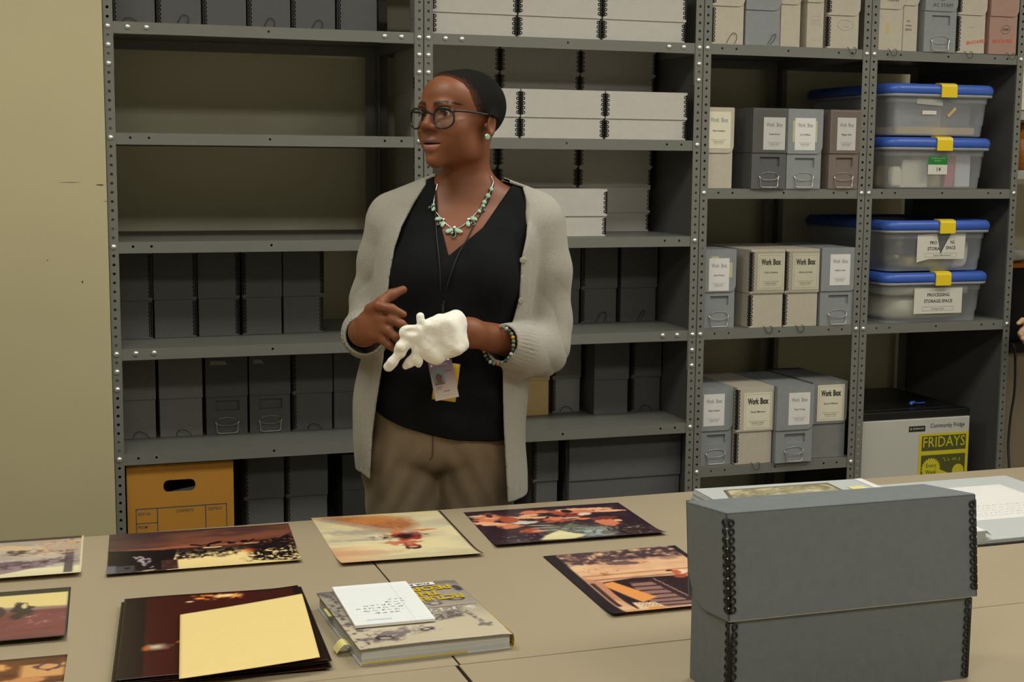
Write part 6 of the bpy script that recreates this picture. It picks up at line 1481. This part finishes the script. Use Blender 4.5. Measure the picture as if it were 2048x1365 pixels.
# bracelet of stone beads
br = person_frame(thing('bead_bracelet', 'bracelet of mixed green and brown stone beads at the cardigan cuff', 'bracelet'))
cc, ax = CUFF[0]; cc = cc+ax*.012; rf = np.cross(ax, [0, 0, 1.0]); rf /= np.linalg.norm(rf); up_ = np.cross(rf, ax)
BEAD = [mat('bead_green', srgb(92, 116, 92), .3), mat('bead_dark', srgb(46, 52, 48), .3), mat('bead_pale', srgb(170, 176, 164), .3), mat('bead_red', srgb(158, 82, 62), .3), mat('bead_amber', srgb(184, 140, 52), .3)]
for k in range(26):
    a = 2*math.pi*k/26; rr = .0375+.006*max(0, -math.sin(a)); p = (cc+(rf*math.cos(a)+up_*math.sin(a))*rr-np.array([0, 0, .004]))/IN
    pr = [(.172*math.sin(math.pi*i/6)+.002, -.172*math.cos(math.pi*i/6)) for i in range(7)]; MB().lathe(pr, p, 10).build('bead', BEAD[[0, 1, 2, 0, 1, 0, 3, 0, 2, 1, 0, 4, 0][k % 13]], br, True)
MB().tube([(cc+(rf*math.cos(2*math.pi*k/40)+up_*math.sin(2*math.pi*k/40))*(.0375+.006*max(0, -math.sin(2*math.pi*k/40)))-np.array([0, 0, .004]))/IN for k in range(40)], .03, 5, True).build('cord', STRING, br, True)
# white cotton glove on the curled hand, empty fingers dangling
class RBox:
    def __init__(s, c, h, R, r): s.c = np.array(c, float); s.h = np.array(h, float)-r; s.R = R; s.r = r
    def __call__(s, P):
        q = np.abs((P-s.c)@s.R)-s.h; return np.linalg.norm(np.maximum(q, 0), axis=-1)+np.minimum(q.max(-1), 0)-s.r
gv = Field()
_a = math.radians(20); _RG = np.array([[math.cos(_a), 0, -math.sin(_a)], [0, 1, 0], [math.sin(_a), 0, math.cos(_a)]])@np.array([[math.cos(-.25), -math.sin(-.25), 0], [math.sin(-.25), math.cos(-.25), 0], [0, 0, 1]])
gv.add(RBox(L3(888, 676, -.262), (.042, .036, .041), _RG, .016), .01)
gv.add(Ell(L3(856, 682, -.288), (.018, .024, .030)), .014)
gv.add(Cone(L3(912, 648, -.243), L3(868, 659, -.27), .0275, .021), .014); gv.add(Cone(L3(906, 686, -.25), L3(876, 702, -.268), .026, .020), .014)
for f4 in GF:
    q = [L3(*p) for p in f4]
    for a, b_ in zip(q[:-1], q[1:]): gv.add(Cone(a, b_, .0125, .0115), .014)
gv.add(Cone(L3(858, 655, -.295), L3(838, 659, -.31), .011, .010), .008)
gv.add(Ell(L3(822, 668, -.31), (.025, .012, .019), rzm(0)), .008); gv.sub(Ell(L3(822, 664, -.327), (.017, .012, .009)), .005); gv.add(Ell(L3(806, 690, -.312), (.012, .010, .012)), .008)
for pts, rr in (([(818, 684, -.308), (800, 706, -.31), (786, 723, -.31), (776, 735, -.305)], [.0085, .0095, .0105, .0092]), ([(826, 684, -.305), (832, 700, -.305), (830, 714, -.302), (818, 727, -.3), (811, 733, -.298)], [.0085, .0075, .0085, .009, .0075]), ([(831, 714, -.302), (838, 723, -.3), (837, 729, -.298)], [.008, .0072, .006]), ([(846, 655, -.305), (842, 644, -.305), (841, 633, -.303)], [.0075, .007, .008]), ([(812, 690, -.314), (801, 694, -.318), (795, 700, -.315)], [.009, .009, .0065])):
    q = [L3(*p) for p in pts]
    for i in range(len(q)-1): gv.add(Cone(q[i], q[i+1], rr[i], rr[i+1]), .004)
gcut = L3(921, 672, -0.240); gdir = L3(938, 664, -0.205)-L3(890, 672, -0.255); gdir /= np.linalg.norm(gdir)
def glove_fn(P):
    d = gv(P)-.0012*vnoise(P, 110, 3)-.0016*np.abs(np.sin((P@np.array([.62, .3, .72]))*85))**3
    t = (P-gcut)@gdir; outer = np.maximum(d, t)
    return np.maximum(outer, -np.maximum(d+.004, -(t+.03)))
COTT = mat('white_cotton_glove', srgb(236, 232, 222), .9, bump=(70, .45, .006), sheen=.2)
Vg, Fg = surface(glove_fn, L3(760, 745, -.35)-np.array([.02, .02, .02]), L3(945, 615, -.16)+np.array([.02, .04, .02]), .0023)
gt = person_frame(raw_mesh('cotton_glove', Vg, Fg, COTT)); tag(gt, 'white cotton glove half pulled on, empty fingers dangling', 'glove')
# ---- a second person standing past the last bay, reaching into view with one hand
n0 = next(i for i, (f, k, o) in enumerate(body.p) if isinstance(f, Ell) and np.allclose(f.c, SL))
body2 = Field(); body2.p = list(body.p[:n0])
E2 = SR+np.array([-.03, .05, -.27]); W2 = np.array([-.20, -.19, .955]); E3 = SL+np.array([.03, .05, -.27]); W3 = E3+np.array([-.02, -.05, -.24])
for S_, E_, W_ in ((SR, E2, W2), (SL, E3, W3)):
    body2.add(Ell(S_, (.052, .052, .055)), .03); body2.add(Cone(S_, E_, .047, .038), .025); mid = E_*.65+W_*.35; body2.add(Cone(E_, mid, .038, .038), .02); body2.add(Cone(mid, W_, .038, .0285), .02)
def hand2(W_, d, lat, up, curl):
    """palm and five bent fingers leaving the wrist along d"""
    pc = W_+d*.075
    for t in (-1, 0, 1): body2.add(Cone(W_+d*.01+lat*.012*t, pc+lat*.022*t, .017, .013), .012)
    for i, (t, ln) in enumerate(((-1.15, .062), (-.4, .072), (.35, .068), (1.05, .054))):
        a = pc+lat*.0215*t; q = [a]; dd = d.copy()
        for f_ in (.45, .32, .25):
            dd = dd*math.cos(curl)+up*-math.sin(curl); dd /= np.linalg.norm(dd); q.append(q[-1]+dd*ln*f_)
        for j in range(3): body2.add(Cone(q[j], q[j+1], .0092-.0006*j, .0086-.0008*j), .004)
    a = W_+d*.03-lat*.025; b_ = a+d*.03-lat*.028+up*-.012; c_ = b_+d*.03-lat*.004+up*-.012; body2.add(Cone(a, b_, .014, .0105), .01); body2.add(Cone(b_, c_, .0105, .008), .004)
d_ = np.array([.12, -.85, -.5]); d_ /= np.linalg.norm(d_); lt_ = np.array([-.3, -.4, .86]); lt_ -= d_*(lt_@d_); lt_ /= np.linalg.norm(lt_)
hand2(W2, d_, -lt_, np.cross(d_, lt_), .5)
d3 = np.array([0, -.1, -1.0]); d3 /= np.linalg.norm(d3); hand2(W3, d3, np.array([0, 1.0, 0])-d3*(d3@np.array([0, 1.0, 0])), np.array([1.0, 0, 0]), .25)
hw = on_y(2040, 738, -3.0)*IN; tip = W2+d_*.10
R2 = lambda p: np.array([p[1], -p[0]])
o2 = np.array([hw[0], hw[1]])-R2(tip); dz2 = hw[2]-tip[2]
p2 = thing('person', 'person out of view past the last bay, only a pale hand reaching in', 'person')
p2.location = (o2[0], o2[1], 0); p2.rotation_euler = (0, 0, -math.pi/2)
# lower the reaching hand to the sighted height by moving the wrist only
PALE = mat('pale_skin', srgb(214, 172, 138), .5, noise=(40, .04)); SWE = mat('navy_sweater_knit', srgb(44, 50, 66), .9, bump=(400, .4, .002)); HBR = mat('brown_cropped_hair', srgb(60, 42, 30), .6, bump=(900, .7, .003))
V2, F2 = surface(body2, (-.36, -.42, -.02), (.34, .24, 1.74), .0055)
raw_mesh('body', V2, F2, PALE, p2)
def sw_fn(P):
    d0 = body2(P); d = d0-.010; x, y, z = P[..., 0], P[..., 1], P[..., 2]
    d = np.maximum(d, z-pz(398)); d = np.maximum(d, np.where(np.abs(x-px_(900)) < .17, .84-z, -1))
    for W_, E_ in ((W2, E2), (W3, E3)):
        ax = (W_-E_)/np.linalg.norm(W_-E_); t = (P-W_)@ax; d = np.maximum(d, np.where(np.linalg.norm(P-W_, axis=-1) < .22, t+.02, -1))
    d = np.maximum(d, np.where((z < .92) & (np.abs(x-px_(900)) >= .17), .93-z, -1))
    return np.maximum(d, -(d0+.004))
V2, F2 = surface(sw_fn, (-.38, -.40, .80), (.36, .24, 1.52), .0055); raw_mesh('sweater', V2, F2, SWE, p2)
for nm_, m_ in (('trousers', mat('dark_denim', srgb(52, 58, 74), .85, noise=(60, .1))), ('hair', HBR)):
    q = next(c for c in person.children if c.name.startswith(nm_)).copy(); COL.objects.link(q); q.parent = p2
    q.material_slots[0].link = 'OBJECT'; q.material_slots[0].material = m_
for s in (-1, 1):
    e0 = [c for c in person.children if c.name.startswith('eye')][0 if s < 0 else 1]; q = e0.copy(); COL.objects.link(q); q.parent = p2
for c in [c for c in person.children if c.name.startswith('shoe')]:
    q = c.copy(); COL.objects.link(q); q.parent = p2
